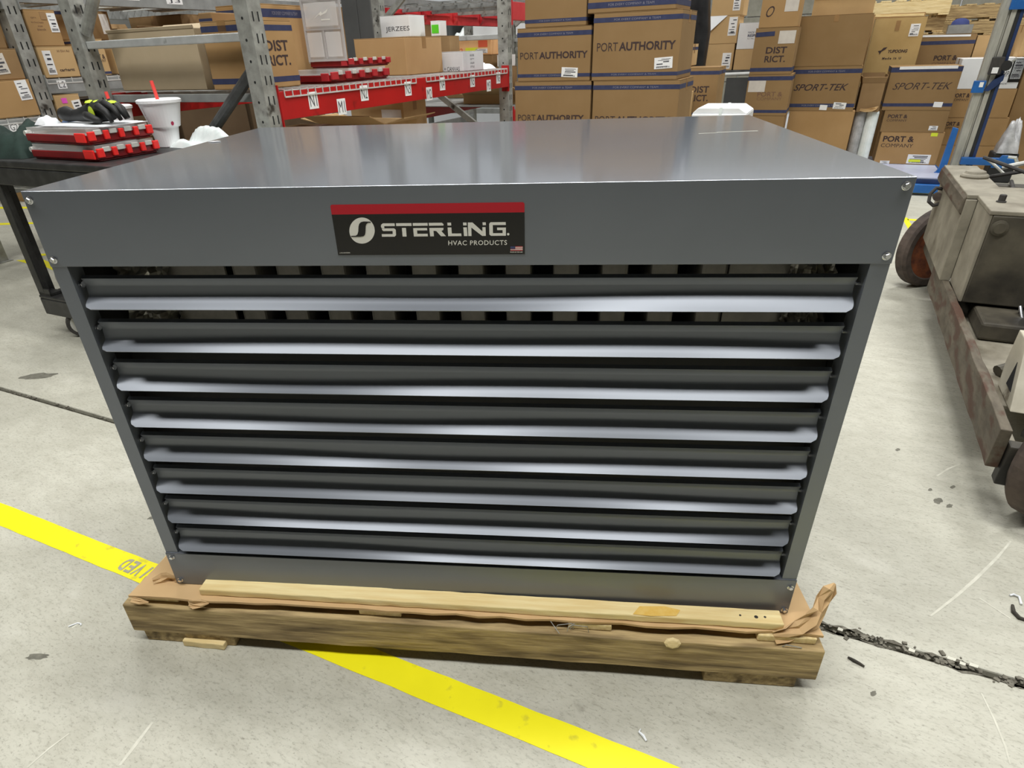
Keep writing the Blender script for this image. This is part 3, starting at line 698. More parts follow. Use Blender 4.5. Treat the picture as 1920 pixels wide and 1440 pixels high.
of = thing('wood_offcut', 'small pale wood offcut on the floor under the left of the pallet beam', 'wood', (-0.598, -0.052, 0), -3, grid=False)
lumber('offcut', -0.05, 0.05, -0.01, 0.05, 0, 0.017, WOOD_PALE, of, 41, 4)

# litter on the floor
def litter(name, label, cat, loc, m, fn):
    b = MB(); fn(b); o = place(b.build(name, m), loc); return tag(o, label, cat)
litter('rubber_crumb', 'short black twig-like rubber piece right of the pallet corner', 'debris', (0.769, 0.278, 0), DEBRIS, lambda b: b.tube([(-0.015, 0.006, 0.003), (-0.004, 0.001, 0.004), (0.006, -0.002, 0.0035), (0.016, -0.006, 0.003)], [0.002, 0.0035, 0.003, 0.002], 7))
litter('rubber_crumb', 'curved black rubber bit at the right edge of the floor', 'debris', (1.098, 0.56, 0), DEBRIS, lambda b: b.tube([(-0.006, 0.03, 0.004), (-0.008, 0.008, 0.004), (0.0, -0.008, 0.004), (0.014, -0.010, 0.004)], [0.003, 0.0045, 0.0045, 0.003], 7))
litter('plastic_shaving', 'curled white shaving at the right edge beside a rubber bit', 'debris', (1.105, 0.62, 0), PAPER, lambda b: b.tube([(-0.012, 0.004, 0.003), (-0.004, 0.010, 0.004), (0.006, 0.006, 0.004), (0.006, -0.018, 0.003)], 0.0025, 7))
litter('plastic_shaving', 'small white shaving on the floor in front of the yellow tape end', 'debris', (0.402, -0.067, 0), PAPER, lambda b: b.tube([(-0.006, 0.010, 0.003), (-0.007, 0.002, 0.004), (0.002, -0.002, 0.0035), (0.010, -0.010, 0.003)], [0.001, 0.002, 0.003, 0.002], 7))
litter('plastic_shaving', 'thin white hook-shaped shaving on the floor left of the pallet', 'debris', (-0.873, -0.338, 0), PAPER, lambda b: b.tube([(-0.014, -0.012, 0.002), (-0.004, 0.004, 0.002), (0.006, 0.006, 0.002), (0.010, 0.002, 0.002)], 0.0015, 6))
for i, (u, v) in enumerate(((0.739, 0.358), (0.876, 0.357), (0.949, 0.366), (0.968, 0.361), (0.988, 0.365))):
    lb = ('nearest the pallet', 'second from the pallet', 'long one at its middle', 'fourth from the pallet', 'farthest from the pallet')[i]
    s_ = (0.006, 0.007, 0.009, 0.006, 0.009)[i]
    litter('stone_chip', 'white stone chip lying in the floor joint, ' + lb, 'stone chip', (u, v, -0.002), SCUFF,
           lambda b, s_=s_, i=i: b.prism([(-s_, -0.004), (s_*0.7, -0.005), (s_, 0.003), (-s_*0.6, 0.005)], 0, 0.006, axis='z'))

# ================================================================== RACKS
def post_mesh(b, x0, x1, y0, y1, z0, z1):
    # C-shaped upright: web on the -y side, flanges, open to +y
    k = 0.004
    b.box(x0, x1, y0, y0+k, z0, z1).box(x1-k, x1, y0+k, y1, z0, z1).box(x0, x0+k, y0+k, y1, z0, z1)
def upright(par, x0, y0, h, m=STEEL, slot_z=None, d=0.076):
    b = MB(); post_mesh(b, x0, x0+d, y0, y0+d, 0, h); o = b.build('upright_post', m, par)
    s = MB(); z0, z1 = slot_z or (0.4, h-0.1); z = z0; i = 0
    while z < z1:
        for yy in (0.022, 0.052): s.box(x0+d+0.0002, x0+d+0.0006, y0+yy-0.0035+(0.004 if i % 2 else 0), y0+yy+0.0035+(0.004 if i % 2 else 0), z, z+0.034)
        s.lathe([(0.0055, 0), (0.0055, 0.0004)], 10, M=Matrix.Translation((x0+d*0.5, y0-0.0002, z+0.012)) @ Matrix.Rotation(math.radians(90), 4, 'X'))
        z += 0.0762; i += 1
    stuff(s.build('slot_holes', HOLE, o))
    f = MB().box(x0-0.03, x0+d+0.02, y0-0.02, y0+d+0.02, 0, 0.006); f.build('foot_plate', m, o)
    return o
def step_beam(par, x0, x1, y0, y1, z0, z1, m, name='step_beam', conn=True):
    b = MB(); xm = x0+(x1-x0)*0.55; zt = z0+(z1-z0)*0.62
    b.prism([(x0, z0), (x1, z0), (x1, z1), (xm, z1), (xm, zt), (x0, zt)], y0+0.004, y1-0.004, axis='y')
    o = b.build(name, m, par, bevel=0.002)
    if conn:
        for yy in (y0+0.001, y1-0.006):
            MB().box(x0, x1+0.003, yy, yy+0.005, z0-0.03, z1+0.025).build('beam_connector', m, o)
    return o
def wire_mesh_deck(label, loc, lx, ly, wires_x, wires_y, fall=0.0, group=None, m=WIRE, w_=0.004, channels=3):
    # deck lies in local x 0..-lx, y 0..ly; waterfall drops over the +x edge
    t = thing('wire_deck', label, 'shelf deck', loc, 0, group)
    b = MB()
    for i in range(wires_x+1):
        x = -lx*i/wires_x; b.box(x-w_/2, x+w_/2, 0, ly, 0, w_)
    for j in range(wires_y+1):
        y = ly*j/wires_y; b.box(-lx, 0.003, y-w_/2, y+w_/2, w_, 2*w_)
        if fall: b.box(0.003, 0.003+w_, y-w_/2, y+w_/2, -fall, 2*w_)
    if fall: b.box(0.002, 0.002+w_*1.5, 0, ly, -fall-w_, -fall+w_*0.5)
    b.build('wire_mesh', m, t)
    for k in range(channels):
        y = ly*(k+0.5)/channels
        MB().box(-lx+0.05, -0.05, y-0.012, y+0.012, -0.026, -0.001).build('support_channel', m, t)
    return t
def beam_label(par, s, x, y, z, w_, h_, tilt=0):
    b = MB(); b.box(x, x+0.0008, y-w_/2, y+w_/2, z-h_/2, z+h_/2, 0)
    add_text(b, s, 0, 0, 1, 1, fn=lambda a, c: (x+0.0012, y+a*w_*0.74, z+c*h_*0.72), bold=0.0, mi=1)
    return b.build('location_label', [LABEL, INK], par)

# ---- rack with the red beams
UF, V0 = -1.690, 1.470
rk = thing('pallet_rack', 'steel pallet rack with bright red beams and wire decks behind the heater', 'rack', (UF, V0, 0))
PY = (0.0, 2.515, 5.03)
for y in PY:
    upright(rk, -0.076, y, 2.4, STEEL, (0.5, 2.0)); upright(rk, -1.146, y, 2.4, STEEL, (0.5, 2.0))
def brace(par, y, pts, w_=0.035, m=STEEL_D, name='brace'):
    return MB().bar(pts[0], pts[1], w_*0.6, w_).build(name, m, par, bevel=0.003)
for i, y in enumerate(PY):
    yy = y + 0.036
    MB().box(-1.07, -0.076, yy-0.014, yy+0.014, 1.195, 1.227).build('cross_brace', STEEL_L, rk, bevel=0.004)
    MB().box(-1.07, -0.076, yy-0.014, yy+0.014, 0.15, 0.182).build('cross_brace', STEEL_L, rk, bevel=0.004)
    if i == 0:
        MB().tube([(-0.078, yy, 1.085), (-0.40, yy, 0.845), (-1.06, yy, 0.35)], 0.024, 12).build('diagonal_brace', STEEL_D, rk, smooth=False)
        MB().tube([(-1.062, yy, 1.262), (-0.93, yy, 1.40), (-0.09, yy, 2.25)], 0.026, 12).build('diagonal_brace', STEEL, rk)
    else:
        MB().bar((-1.06, yy, 1.135), (-0.08, yy, 0.485), 0.028, 0.04).build('diagonal_brace', STEEL, rk)
        MB().bar((-0.09, yy, 2.05), (-1.06, yy, 1.35), 0.028, 0.04).build('diagonal_brace', STEEL, rk)
bf = step_beam(rk, -0.05, 0.006, 0.076, 2.515, 0.893, 1.005, RACKRED)
for s_, v, z, in (('N1', 1.770, 0.957), ('M1', 1.975, 0.915), ('N2', 2.174, 0.962), ('N3', 2.595, 0.958), ('M2', 2.825, 0.918), ('N4', 2.990, 0.962), ('N5', 3.395, 0.958), ('M3', 3.640, 0.918), ('N6', 3.80, 0.958)):
    beam_label(bf, s_, 0.0065, v-V0, z, 0.066, 0.070)
step_beam(rk, -1.146, -1.09, 0.076, 2.515, 0.893, 1.005, RACKRED)
step_beam(rk, -0.05, 0.006, 2.591, 5.03, 0.62, 0.73, RACKRED)
step_beam(rk, -1.146, -1.09, 2.591, 5.03, 0.62, 0.73, RACKRED)
step_beam(rk, -0.05, 0.006, 2.591, 5.03, 1.31, 1.42, RACKPINK)
rb = step_beam(rk, -1.146, -1.09, 2.591, 5.03, 1.335, 1.435, RACKPINK)
for k in range(5):
    y = 2.62 + k*0.55
    MB().prism([(-1.088, 1.345), (-1.065, 1.375), (-1.065, 1.437), (-1.088, 1.437)], y, y+0.045, axis='y').build('deck_bracket', RACKPINK, rb)
    MB().box(-1.089, -1.072, y+0.06, y+0.50, 1.402, 1.410).build('deck_ledge', RACKPINK, rb)
# lower beams under the first bay
step_beam(rk, -0.05, 0.006, 0.076, 2.515, 0.30, 0.40, RACKRED)
step_beam(rk, -1.146, -1.09, 0.076, 2.515, 0.30, 0.40, RACKRED)
wire_mesh_deck('nearest wire deck on the red beam, with white grid lip over label N1', (UF+0.004, 1.585, 1.0055), 1.13, 1.10, 10, 21, 0.022, 'wire decks of the red rack')
wire_mesh_deck('second wire deck on the red beam, with grid lip over labels N4 and N5', (UF+0.004, 2.80, 1.0055), 1.13, 1.15, 10, 22, 0.022, 'wire decks of the red rack')
wire_mesh_deck('overhead wire deck seen from below on the faded red beams', (UF-0.03, 4.10, 1.437), 1.10, 2.36, 10, 14, 0.0, 'wire decks of the red rack', GRAYBEAM, 0.008, 5)
wire_mesh_deck('low wire deck under the red beam carrying flattened cartons', (UF-0.01, 1.60, 0.402), 1.12, 2.30, 8, 24, 0.0, 'wire decks of the red rack')
sd = thing('steel_shelf', 'gray sheet steel shelf in the far bay behind the red beam', 'shelf', (UF-0.02, 4.10, 0.75))
sf = MB(); sf.box(-1.09, 0, 0, 2.36, 0, 0.003).box(-0.003, 0, 0, 2.36, -0.02, 0); sf.build('shelf_plate', GRAYBEAM, sd)
for k in range(4): MB().box(-1.07, -0.02, 0.2+k*0.6, 0.24+k*0.6, -0.018, -0.0005).build('stiffener', GRAYBEAM, sd)
# gray deck edge panel under the near shelf seen through the frame
ep = thing('shelf_edge_channel', 'gray steel channel under the near end of the red-beam shelf', 'channel', (UF-0.06, 1.552, 0.965))
MB().prism([(-1.02, 0), (0.0, 0), (0.0, 0.034), (-1.02, 0.034)], 0, 0.02, axis='y').build('channel', GRAYBEAM, ep, bevel=0.002)

# ---- gray rack behind it
U2 = -3.30
r2 = thing('pallet_rack', 'gray pallet rack with small white location labels behind the red rack', 'rack', (U2, 1.50, 0))
for y in (-3.6, 0.0, 2.515, 5.03): upright(r2, -0.076, y, 2.6, STEEL, (0.6, 2.2)); upright(r2, -1.146, y, 2.6, STEEL, (0.6, 0.7))
def gray_beam(y0, y1, z0, z1, labels=()):
    o = step_beam(r2, -0.05, 0.004, y0, y1, z0, z1, GRAYBEAM, conn=True)
    step_beam(r2, -1.146, -1.09, y0, y1, z0, z1, GRAYBEAM, conn=False)
    for s_, v, z, w_, h_ in labels: beam_label(o, s_, 0.0045, v-1.50, z, w_, h_)
    return o
gray_beam(0.076, 2.515, 1.006, 1.068, (('L2', 1.66, 1.045, 0.05, 0.04), ('K2', 1.87, 1.02, 0.05, 0.04), ('L3', 2.12, 1.03, 0.05, 0.04)))
gray_beam(0.076, 2.515, 1.412, 1.49, (('J1', 1.80, 1.46, 0.09, 0.03), ('J2', 2.25, 1.46, 0.1, 0.03), ('J3', 2.55, 1.45, 0.12, 0.03)))
gray_beam(-3.524, 0.0, 0.835, 0.90, (('G2', 1.33, 0.868, 0.05, 0.04),))
gray_beam(-3.524, 0.0, 1.412, 1.49)
gray_beam(2.591, 5.03, 0.90, 0.97); gray_beam(2.591, 5.03, 1.50, 1.57)
gray_beam(0.076, 2.515, 0.40, 0.48); gray_beam(2.591, 5.03, 0.40, 0.48)
wire_mesh_deck('gray rack deck carrying the small brown boxes with long white labels', (U2-0.002, 1.585, 1.069), 1.1, 2.42, 8, 34, 0.016, 'wire decks of the gray rack')
wire_mesh_deck('gray rack deck at far left under the lowest brown box', (U2-0.002, -1.9, 0.901), 1.1, 3.38, 8, 40, 0.016, 'wire decks of the gray rack')
wire_mesh_deck('gray rack overhead deck above the small brown boxes', (U2-0.01, 1.60, 1.491), 1.1, 2.40, 8, 40, 0.0, 'wire decks of the gray rack', WIRE, 0.005, 6)
wire_mesh_deck('gray rack low deck behind the white cups', (U2-0.01, 1.60, 0.481), 1.1, 2.40, 8, 20, 0.0, 'wire decks of the gray rack')
wire_mesh_deck('gray rack far deck behind the red organizers', (U2-0.01, 4.10, 0.971), 1.1, 2.40, 8, 20, 0.0, 'wire decks of the gray rack')
# folded film bundles hanging below the overhead beam
for i, (v, wd) in enumerate(((1.66, 0.16), (1.86, 0.05), (2.22, 0.09), (2.37, 0.11), (2.53, 0.09), (2.72, 0.13))):
    fb = MB(); rn = random.Random(50+i)
    n = max(4, int(wd/0.018))
    for k in range(n):
        y0 = -wd/2 + wd*k/n; fb.box(-0.30, -0.01+rn.uniform(-0.006, 0.006), y0+0.001, y0+wd/n-0.002, -0.045+rn.uniform(-0.006, 0.006), -0.002)
    lab = ('widest', 'narrow second', 'third', 'fourth', 'fifth', 'last')[i]
    tag(place(fb.build('folded_film_bundle', GRAYFILM if i % 2 else PLASTIC), (U2-0.10, v, 1.4645)), 'pale folded film bundle tucked under the overhead gray deck, ' + lab + ' from the left', 'film bundle', 'film bundles under the gray deck')

# ---- boxes on the gray rack (fronts face the aisle)
def rbox(label, v0, v1, z0, z1, u=U2-0.005, d=0.30, **k):
    return carton(label, v1-v0, d, z1-z0, (u, (v0+v1)/2, z0), 90, group=k.pop('group', 'boxes on the gray rack'), **k)
zL = 1.078
rbox('small brown box with long white label, lower of two at left on gray rack', 1.590, 1.785, zL, 1.222, u=U2+0.005, m=CARD_L,
     texts=[('carhartt', 0.03, 0.035, 0.085, 0.014, dict(bold=0.02)), ('30 Dirt Rd', 0.04, 0.122, 0.07, 0.010, dict(mat=PRINT_F))], stickers=[(-0.055, 0.07, 0.045, 0.11)])
rbox('small brown box with white label at its top right, upper of two on gray rack', 1.588, 1.752, 1.223, 1.385, u=U2+0.004, m=CARD,
     texts=[('QTY', -0.04, 0.125, 0.03, 0.008, dict(mat=PRINT_F)), ('Air Duct Supply', -0.028, 0.105, 0.065, 0.009, dict(mat=PRINT_F)), ('size', -0.02, 0.090, 0.025, 0.008, dict(mat=PRINT_F)), ('blends', -0.018, 0.075, 0.045, 0.010, dict(mat=PRINT_F))],
     stickers=[(0.055, 0.105, 0.045, 0.085), (0.012, 0.135, 0.03, 0.035, dict(mat=CARD_IN, ink=False))])
rbox('brown box with torn paper, beside the two stacked small boxes on gray rack', 1.80, 1.985, zL, 1.255, m=CARD_L, stripes=((0.006, 0.018), (0.155, 0.166)), stripe_text=False,
     texts=[('PORT &', 0.035, 0.092, 0.09, 0.022, dict(bold=0.02)), ('COMPANY', 0.035, 0.072, 0.09, 0.014)], stickers=[(-0.055, 0.125, 0.045, 0.10, dict(rot=6, ink=False))])
rbox('plain brown box with narrow white label partly behind the big tan carton', 2.03, 2.27, zL, 1.212, m=CARD_L, stickers=[(0.045, 0.085, 0.02, 0.09, dict(ink=False)), (-0.02, 0.035, 0.05, 0.05, dict(mat=TAPE_BR, ink=False))])
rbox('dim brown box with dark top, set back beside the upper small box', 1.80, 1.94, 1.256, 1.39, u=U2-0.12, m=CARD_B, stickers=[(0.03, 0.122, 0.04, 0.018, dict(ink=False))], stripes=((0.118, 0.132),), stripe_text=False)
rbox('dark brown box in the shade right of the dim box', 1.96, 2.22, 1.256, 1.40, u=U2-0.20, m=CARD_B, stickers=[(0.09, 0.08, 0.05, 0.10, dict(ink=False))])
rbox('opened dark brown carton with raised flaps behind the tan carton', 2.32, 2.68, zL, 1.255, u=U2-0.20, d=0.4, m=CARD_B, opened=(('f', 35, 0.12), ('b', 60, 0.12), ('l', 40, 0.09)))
rbox('brown box with big blank label at the left frame edge, upper one', 1.29, 1.490, 1.08, 1.215, u=U2-0.01, m=CARD_B, stickers=[(-0.0, 0.07, 0.06, 0.09, dict(rot=-4, mat=LABEL_G))])
rbox('lowest tan box with white label at the left frame edge', 1.16, 1.492, 0.911, 1.079, u=U2+0.004, m=CARD, stickers=[(0.12, 0.12, 0.06, 0.09, dict(rot=-3))])
rbox('dim brown box topmost at the left frame edge', 1.28, 1.485, 1.216, 1.385, u=U2-0.06, m=CARD_B)
rbox('small brown box with pink sticker and white label behind the glove', 1.590, 1.735, 0.84, 0.998, u=U2+0.004, m=CARD_L, stickers=[(0.045, 0.09, 0.05, 0.075, dict(rot=-5)), (-0.02, 0.128, 0.03, 0.025, dict(mat=PINK, ink=False)), (-0.012, 0.055, 0.045, 0.06, dict(mat=PLASTIC, ink=False))])
rbox('hidden carton under the pink-sticker box on gray rack', 1.590, 1.76, 0.492, 0.839, u=U2-0.01, m=CARD_B, tape=False)
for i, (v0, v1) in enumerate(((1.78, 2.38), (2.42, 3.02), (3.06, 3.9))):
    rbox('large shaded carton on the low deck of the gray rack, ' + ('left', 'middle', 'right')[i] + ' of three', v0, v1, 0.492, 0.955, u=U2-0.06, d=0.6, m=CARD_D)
carton('brown carton standing on the floor far behind the black cart leg', 0.70, 0.5, 0.55, (-6.80, 2.96, 0), 0, m=CARD)
# darker cartons deeper in the far bays
for i, (v0, v1, z0, z1, u) in enumerate(((4.2, 4.75, 0.981, 1.38, U2-0.12), (4.80, 5.3, 0.981, 1.30, U2-0.08), (5.4, 5.95, 0.981, 1.42, U2-0.15), (4.2, 4.8, 1.381, 1.49, U2-0.2), (2.75, 3.2, zL, 1.40, U2-0.2), (3.25, 3.7, zL, 1.36, U2-0.1))):
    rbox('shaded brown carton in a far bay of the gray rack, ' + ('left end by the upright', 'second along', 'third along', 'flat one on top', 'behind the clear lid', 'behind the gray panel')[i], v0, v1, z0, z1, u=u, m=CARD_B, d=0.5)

# ---- things on the red-beam shelf
ZS = 1.0145
carton('big tan open carton bulging at the near end of the red-beam shelf', 0.58, 0.27, 0.245, (-2.445, 1.60, ZS), 0, m=mat('tan_carton', rgb(178, 160, 130), rgb(188, 170, 140), rough=0.88, scale=3),
       opened=(('f', 75, 0.012), ('b', 25, 0.08)), stickers=[(0.255, 0.20, 0.03, 0.032)], group='boxes on the red-beam shelf')
carton('brown carton just behind the near upright, printed in two lines', 0.30, 0.25, 0.262, (-1.815, 1.708, ZS), 90, m=CARD, stripes=((0.022, 0.044), (0.222, 0.244)), stripe_text=False,
       texts=[('DIST', 0.03, 0.165, 0.15, 0.042, B), ('RICT.', 0.03, 0.108, 0.15, 0.042, B)], group='boxes on the red-beam shelf')
sx = thing('cardboard_box', 'brown carton beside the tan carton with a shaded triangle and letters', 'box', (-2.07, 1.93, ZS), 0, 'boxes on the red-beam shelf')
MB().box(-0.08, 0.0, -0.29, -0.05, 0, 0.30).build('carton_body', CARD_B, sx, bevel=0.004)
MB().box(-0.0803, 0.0003, -0.2906, -0.2899, 0.255, 0.278).build('printed_stripe', STRIPE, sx)
q_ = MB(); add_text(q_, 'RITY', -0.039, 0.17, 0.070, 0.032, y=-0.2912, bold=0.02); q_.build('lettering', PRINT, sx)
carton('tall brown carton behind the two-line one, blue band near its top', 0.36, 0.28, 0.345, (-2.085, 2.14, ZS), 90, m=CARD, stripes=((0.29, 0.325),), group='boxes on the red-beam shelf')
carton('wide tan carton with a soft bulging side in the middle of the red-beam shelf', 0.37, 0.44, 0.20, (-2.055, 2.90, ZS), 0, m=mat('mid_carton', rgb(176, 140, 94), rgb(186, 150, 104), rough=0.85, scale=3), group='boxes on the red-beam shelf', tape=True)
gp = thing('gray_panel', 'dark gray flat panel standing upright behind the clear lid', 'panel', (-2.46, 3.25, ZS))
MB().box(-0.10, 0.02, 0, 0.012, 0, 0.46).build('panel_leaf', GRAYPANEL, gp, bevel=0.003); MB().box(0.024, 0.13, 0, 0.012, 0, 0.44).build('panel_leaf', GRAYPANEL, gp, bevel=0.003)
MB().box(-0.10, 0.13, 0.0125, 0.10, 0, 0.02).build('foot_bar', GRAYPANEL, gp)
carton('hidden brown carton under the white lettered box', 0.30, 0.30, 0.21, (-2.27, 3.43, ZS), 0, m=CARD_B, group='boxes on the red-beam shelf', tape=False)
carton('white lettered box resting behind the wide tan carton', 0.235, 0.20, 0.125, (-2.28, 3.44, ZS+0.2108), 0, m=WHITEBOX, texts=[('JERZEES', 0.02, 0.045, 0.19, 0.034, dict(bold=0.0, mat=INK))], tape=False, group='boxes on the red-beam shelf')
carton('small white box with bright green patch right of the rear upright', 0.07, 0.1, 0.09, (-2.07, 3.62, ZS+0.21), 0, m=WHITEBOX, tape=False, stickers=[(0.0, 0.042, 0.055, 0.05, dict(mat=GREEN, ink=False))], group='boxes on the red-beam shelf')
carton('hidden carton under the green-patched box', 0.16, 0.14, 0.2085, (-2.03, 3.60, ZS), 0, m=CARD_B, tape=False, group='boxes on the red-beam shelf')
carton('small white paper box beside the clear lid foot', 0.07, 0.05, 0.05, (-2.14, 2.72, ZS), 0, m=WHITEBOX, tape=False, stickers=[(0.0, 0.025, 0.05, 0.03, dict(ink=True))], group='boxes on the red-beam shelf')
cv = carton('pale gray box printed with canvas lettering near the far upright', 0.205, 0.30, 0.115, (-1.83, 3.36, ZS), 0, m=mat('gray_white_box', rgb(205, 206, 208), rgb(214, 215, 217), rough=0.7), tape=False,
       texts=[('BELLA + CANVAS', -0.02, 0.016, 0.19, 0.024, dict(bold=0.0, mat=INK))], group='boxes on the red-beam shelf')
kk = MB()
for i, s_ in enumerate(('SIZE', 'QTY', 'COLOR', 'STYLE')):
    add_text(kk, s_, 0, 0, 1, 1, fn=lambda a, c, i=i: (0.1032, 0.13+a*0.06, 0.09-i*0.022+c*0.011))
kk.build('side_lettering', INK, cv)
# crumpled white sheets by the far upright
def heap(name, label, cat, loc, rx, ry, h, m, seed, rz=0, nx=18, ny=14, rough=0.35, par=None):
    rn = random.Random(seed); ph = [(rn.uniform(2, 7), rn.uniform(2, 7), rn.uniform(0, 6)) for _ in range(5)]
    def fn(i, j):
        x = (i-0.5)*2; y = (j-0.5)*2; r = max(abs(x), abs(y)); e = max(0, 1-r**3)
        q = sum(math.sin(a*x+b*y+c) for a, b, c in ph)/5
        return (x*rx*(1+0.1*q), y*ry*(1-0.1*q), max(0.0005, h*e*(0.75+rough*q) + rn.uniform(-1, 1)*h*0.05*e))
    o = MB().grid(fn, nx, ny)
    o = o.build(name, m, par, smooth=True)
    if par is None: place(o, loc, rz); tag(o, label, cat)
    return o
heap('crumpled_cloth', 'crumpled white cloth by the far red-beam upright', 'cloth', (-1.82, 3.80, ZS), 0.075, 0.10, 0.05, PAPER, 3)
# items in the far bay
carton('hidden carton under the orange box in the far bay', 0.50, 0.40, 0.34, (-2.545, 4.98, 0.7535), 0, m=CARD_B, tape=False)
carton('orange printed box in the far bay', 0.47, 0.36, 0.115, (-2.545, 5.0, 1.0945), 0, m=ORANGE, tape=False, texts=[('Hera', -0.12, 0.045, 0.15, 0.055, dict(mat=ORANGERED))],
       stickers=[(0.04, 0.035, 0.12, 0.045, dict(mat=HIVIS, ink=False)), (0.14, 0.03, 0.12, 0.035), (0.155, 0.085, 0.09, 0.05, dict(mat=ORANGERED, ink=False))])
carton('white carton with side print beside the orange box', 0.09, 0.2, 0.09, (-2.2, 4.98, 1.0), 0, m=WHITEBOX, tape=False)
carton('hidden carton under the small white side-print carton', 0.12, 0.2, 0.245, (-2.2, 4.98, 0.754), 0, m=CARD_B, tape=False)
# gray shelving against the back wall
sh = thing('steel_shelving', 'gray steel shelving along the back wall carrying white cartons', 'shelving', (-3.45, 7.0, 0))
for x in (-1.3, 1.6):
    for y in (0.0, 0.9): MB().box(x, x+0.06, y, y+0.06, 0, 2.3).build('shelf_post', GRAYBEAM, sh)
for z in (0.45, 1.215, 1.9):
    MB().box(-1.3, 1.66, -0.005, 0.0, z, z+0.055).build('shelf_beam', GRAYBEAM, sh); MB().box(-1.3, 1.66, 0.0, 0.95, z+0.045, z+0.055).build('shelf_board', GRAYBEAM, sh)
for i, (x0, x1, lab) in enumerate(((-3.52, -3.17, 'left one'), (-3.16, -2.84, 'right one'))):
    carton('white carton on the gray back-wall shelf, ' + lab, x1-x0, 0.4, 0.11, ((x0+x1)/2, 7.02, 1.2705), 0, m=WHITEBOX, tape=False, group='white cartons on the back-wall shelf')
heap('plastic_sack', 'clear white plastic sack on the gray shelf left of the white cartons', 'sack', (-3.66, 7.12, 1.2705), 0.11, 0.10, 0.11, PLASTIC, 9)
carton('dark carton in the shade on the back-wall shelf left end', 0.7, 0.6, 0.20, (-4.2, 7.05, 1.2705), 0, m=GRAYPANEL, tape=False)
# cartons on the low deck, tops showing under the red beam
def flat_open(label, u, v, w_, d, z0, h, rz=0, **k):
    return carton(label, w_, d, h, (u, v, z0), rz, m=CARD_L, opened=(('f', 20, 0.16), ('l', 10, 0.14), ('r', 14, 0.14)), group='open cartons under the red beam', **k)
ZD = 0.4115
flat_open('open carton with blue-banded flaps below label M1', -2.13, 2.62, 0.50, 0.36, ZD, 0.36, stripes=((0.30, 0.325),), stripe_text=False)
carton('tan carton standing behind the blue-banded open carton', 0.44, 0.30, 0.44, (-2.34, 3.20, ZD), 0, m=CARD_L, group='open cartons under the red beam', stickers=[(0.12, 0.32, 0.16, 0.14, dict(ink=False))])
carton('shaded carton with large letters directly below the near end of the red beam', 0.50, 0.36, 0.40, (-1.80, 1.95, ZD), 90, m=CARD_B, texts=[('PORT AUTHORITY', 0, 0.33, 0.42, 0.05, B)], group='open cartons under the red beam')
carton('shaded carton with a blue band seen through the near rack frame', 0.36, 0.36, 0.36, (-2.40, 1.62, ZD), 0, m=CARD_B, stripes=((0.30, 0.33),), stripe_text=False, group='open cartons under the red beam')
flat_open('flattened open carton below label N4 beside the rear upright', -1.98, 4.30, 0.52, 0.45, 0.7535-0.0, 0.07)
carton('low tan carton on the far gray steel shelf', 0.26, 0.22, 0.08, (-1.95, 4.98, 0.7535), 0, m=CARD_L, group='open cartons under the red beam', tape=False)

# ================================================================== CARTON STACKS BEHIND THE HEATER
def text2(a, az, b_, bz, w_, h_, cx=0.0, mt=None):
    o1 = dict(bold=0.0); o2 = dict(bold=0.03)
    return [(a, cx-w_*0.355, az, w_*0.27, h_, o1), (b_, cx+w_*0.145, bz, w_*0.70, h_, o2)]
PV = 3.20
CARD_PA = mat('cardboard_brown', rgb(141, 113, 76), rgb(149, 121, 84), rough=0.88, scale=3.0, spec=0.2)
def pa(label, u0, u1, z0, z1, texts, stickers=(), st=None, d=0.40, v=PV, **k):
    h = z1-z0
    return carton(label, u1-u0, d, h, ((u0+u1)/2, v, z0), k.pop('rz', 0), m=k.pop('m', CARD_PA), stripes=st or ((0.022, 0.040), (h-0.045, h-0.022)), texts=texts, stickers=stickers, group='tall stacks of brown cartons', **k)
pa('hidden brown carton at the floor, left stack behind the heater', -1.285, -0.805, 0.0, 0.32, [])
pa('hidden brown carton second from the floor, left stack behind the heater', -1.285, -0.805, 0.3205, 0.64, [])
pa('brown printed carton just above the heater top, left stack of the pair', -1.290, -0.800, 0.6405, 0.957, text2('PORT', 0.118, 'AUTHORITY', 0.118, 0.44, 0.036, -0.01))
pa('brown printed carton with white sticker, middle of the left stack', -1.270, -0.812, 0.9575, 1.233, text2('PORT', 0.135, 'AUTHORITY', 0.135, 0.43, 0.036), [(0.105, 0.045, 0.10, 0.05, dict(rot=3))])
pa('upper brown carton of the left stack, cut off by the picture top', -1.220, -0.846, 1.2335, 1.51, [('SPORT-TEK', 0, 0.205, 0.33, 0.04, dict(bold=0.02, shear=0.3))])
pa('hidden brown carton at the floor, right stack behind the heater', -0.785, -0.280, 0.0, 0.32, [])
pa('hidden brown carton second from the floor, right stack behind the heater', -0.785, -0.280, 0.3205, 0.63, [])
pa('brown printed carton just above the heater top, right stack of the pair', -0.787, -0.285, 0.6305, 0.955, text2('PORT', 0.122, 'AUTHORITY', 0.122, 0.45, 0.038, -0.01))
pa('large brown printed carton with white sticker, middle of the right stack', -0.800, -0.308, 0.9555, 1.286, text2('PORT', 0.168, 'AUTHORITY', 0.168, 0.45, 0.042, 0.0), [(0.165, 0.083, 0.10, 0.055, dict(rot=-3))])
pa('upper brown carton of the right stack with a wide blue band', -0.838, -0.350, 1.2865, 1.58, [], st=((0.022, 0.050), (0.25, 0.27)))
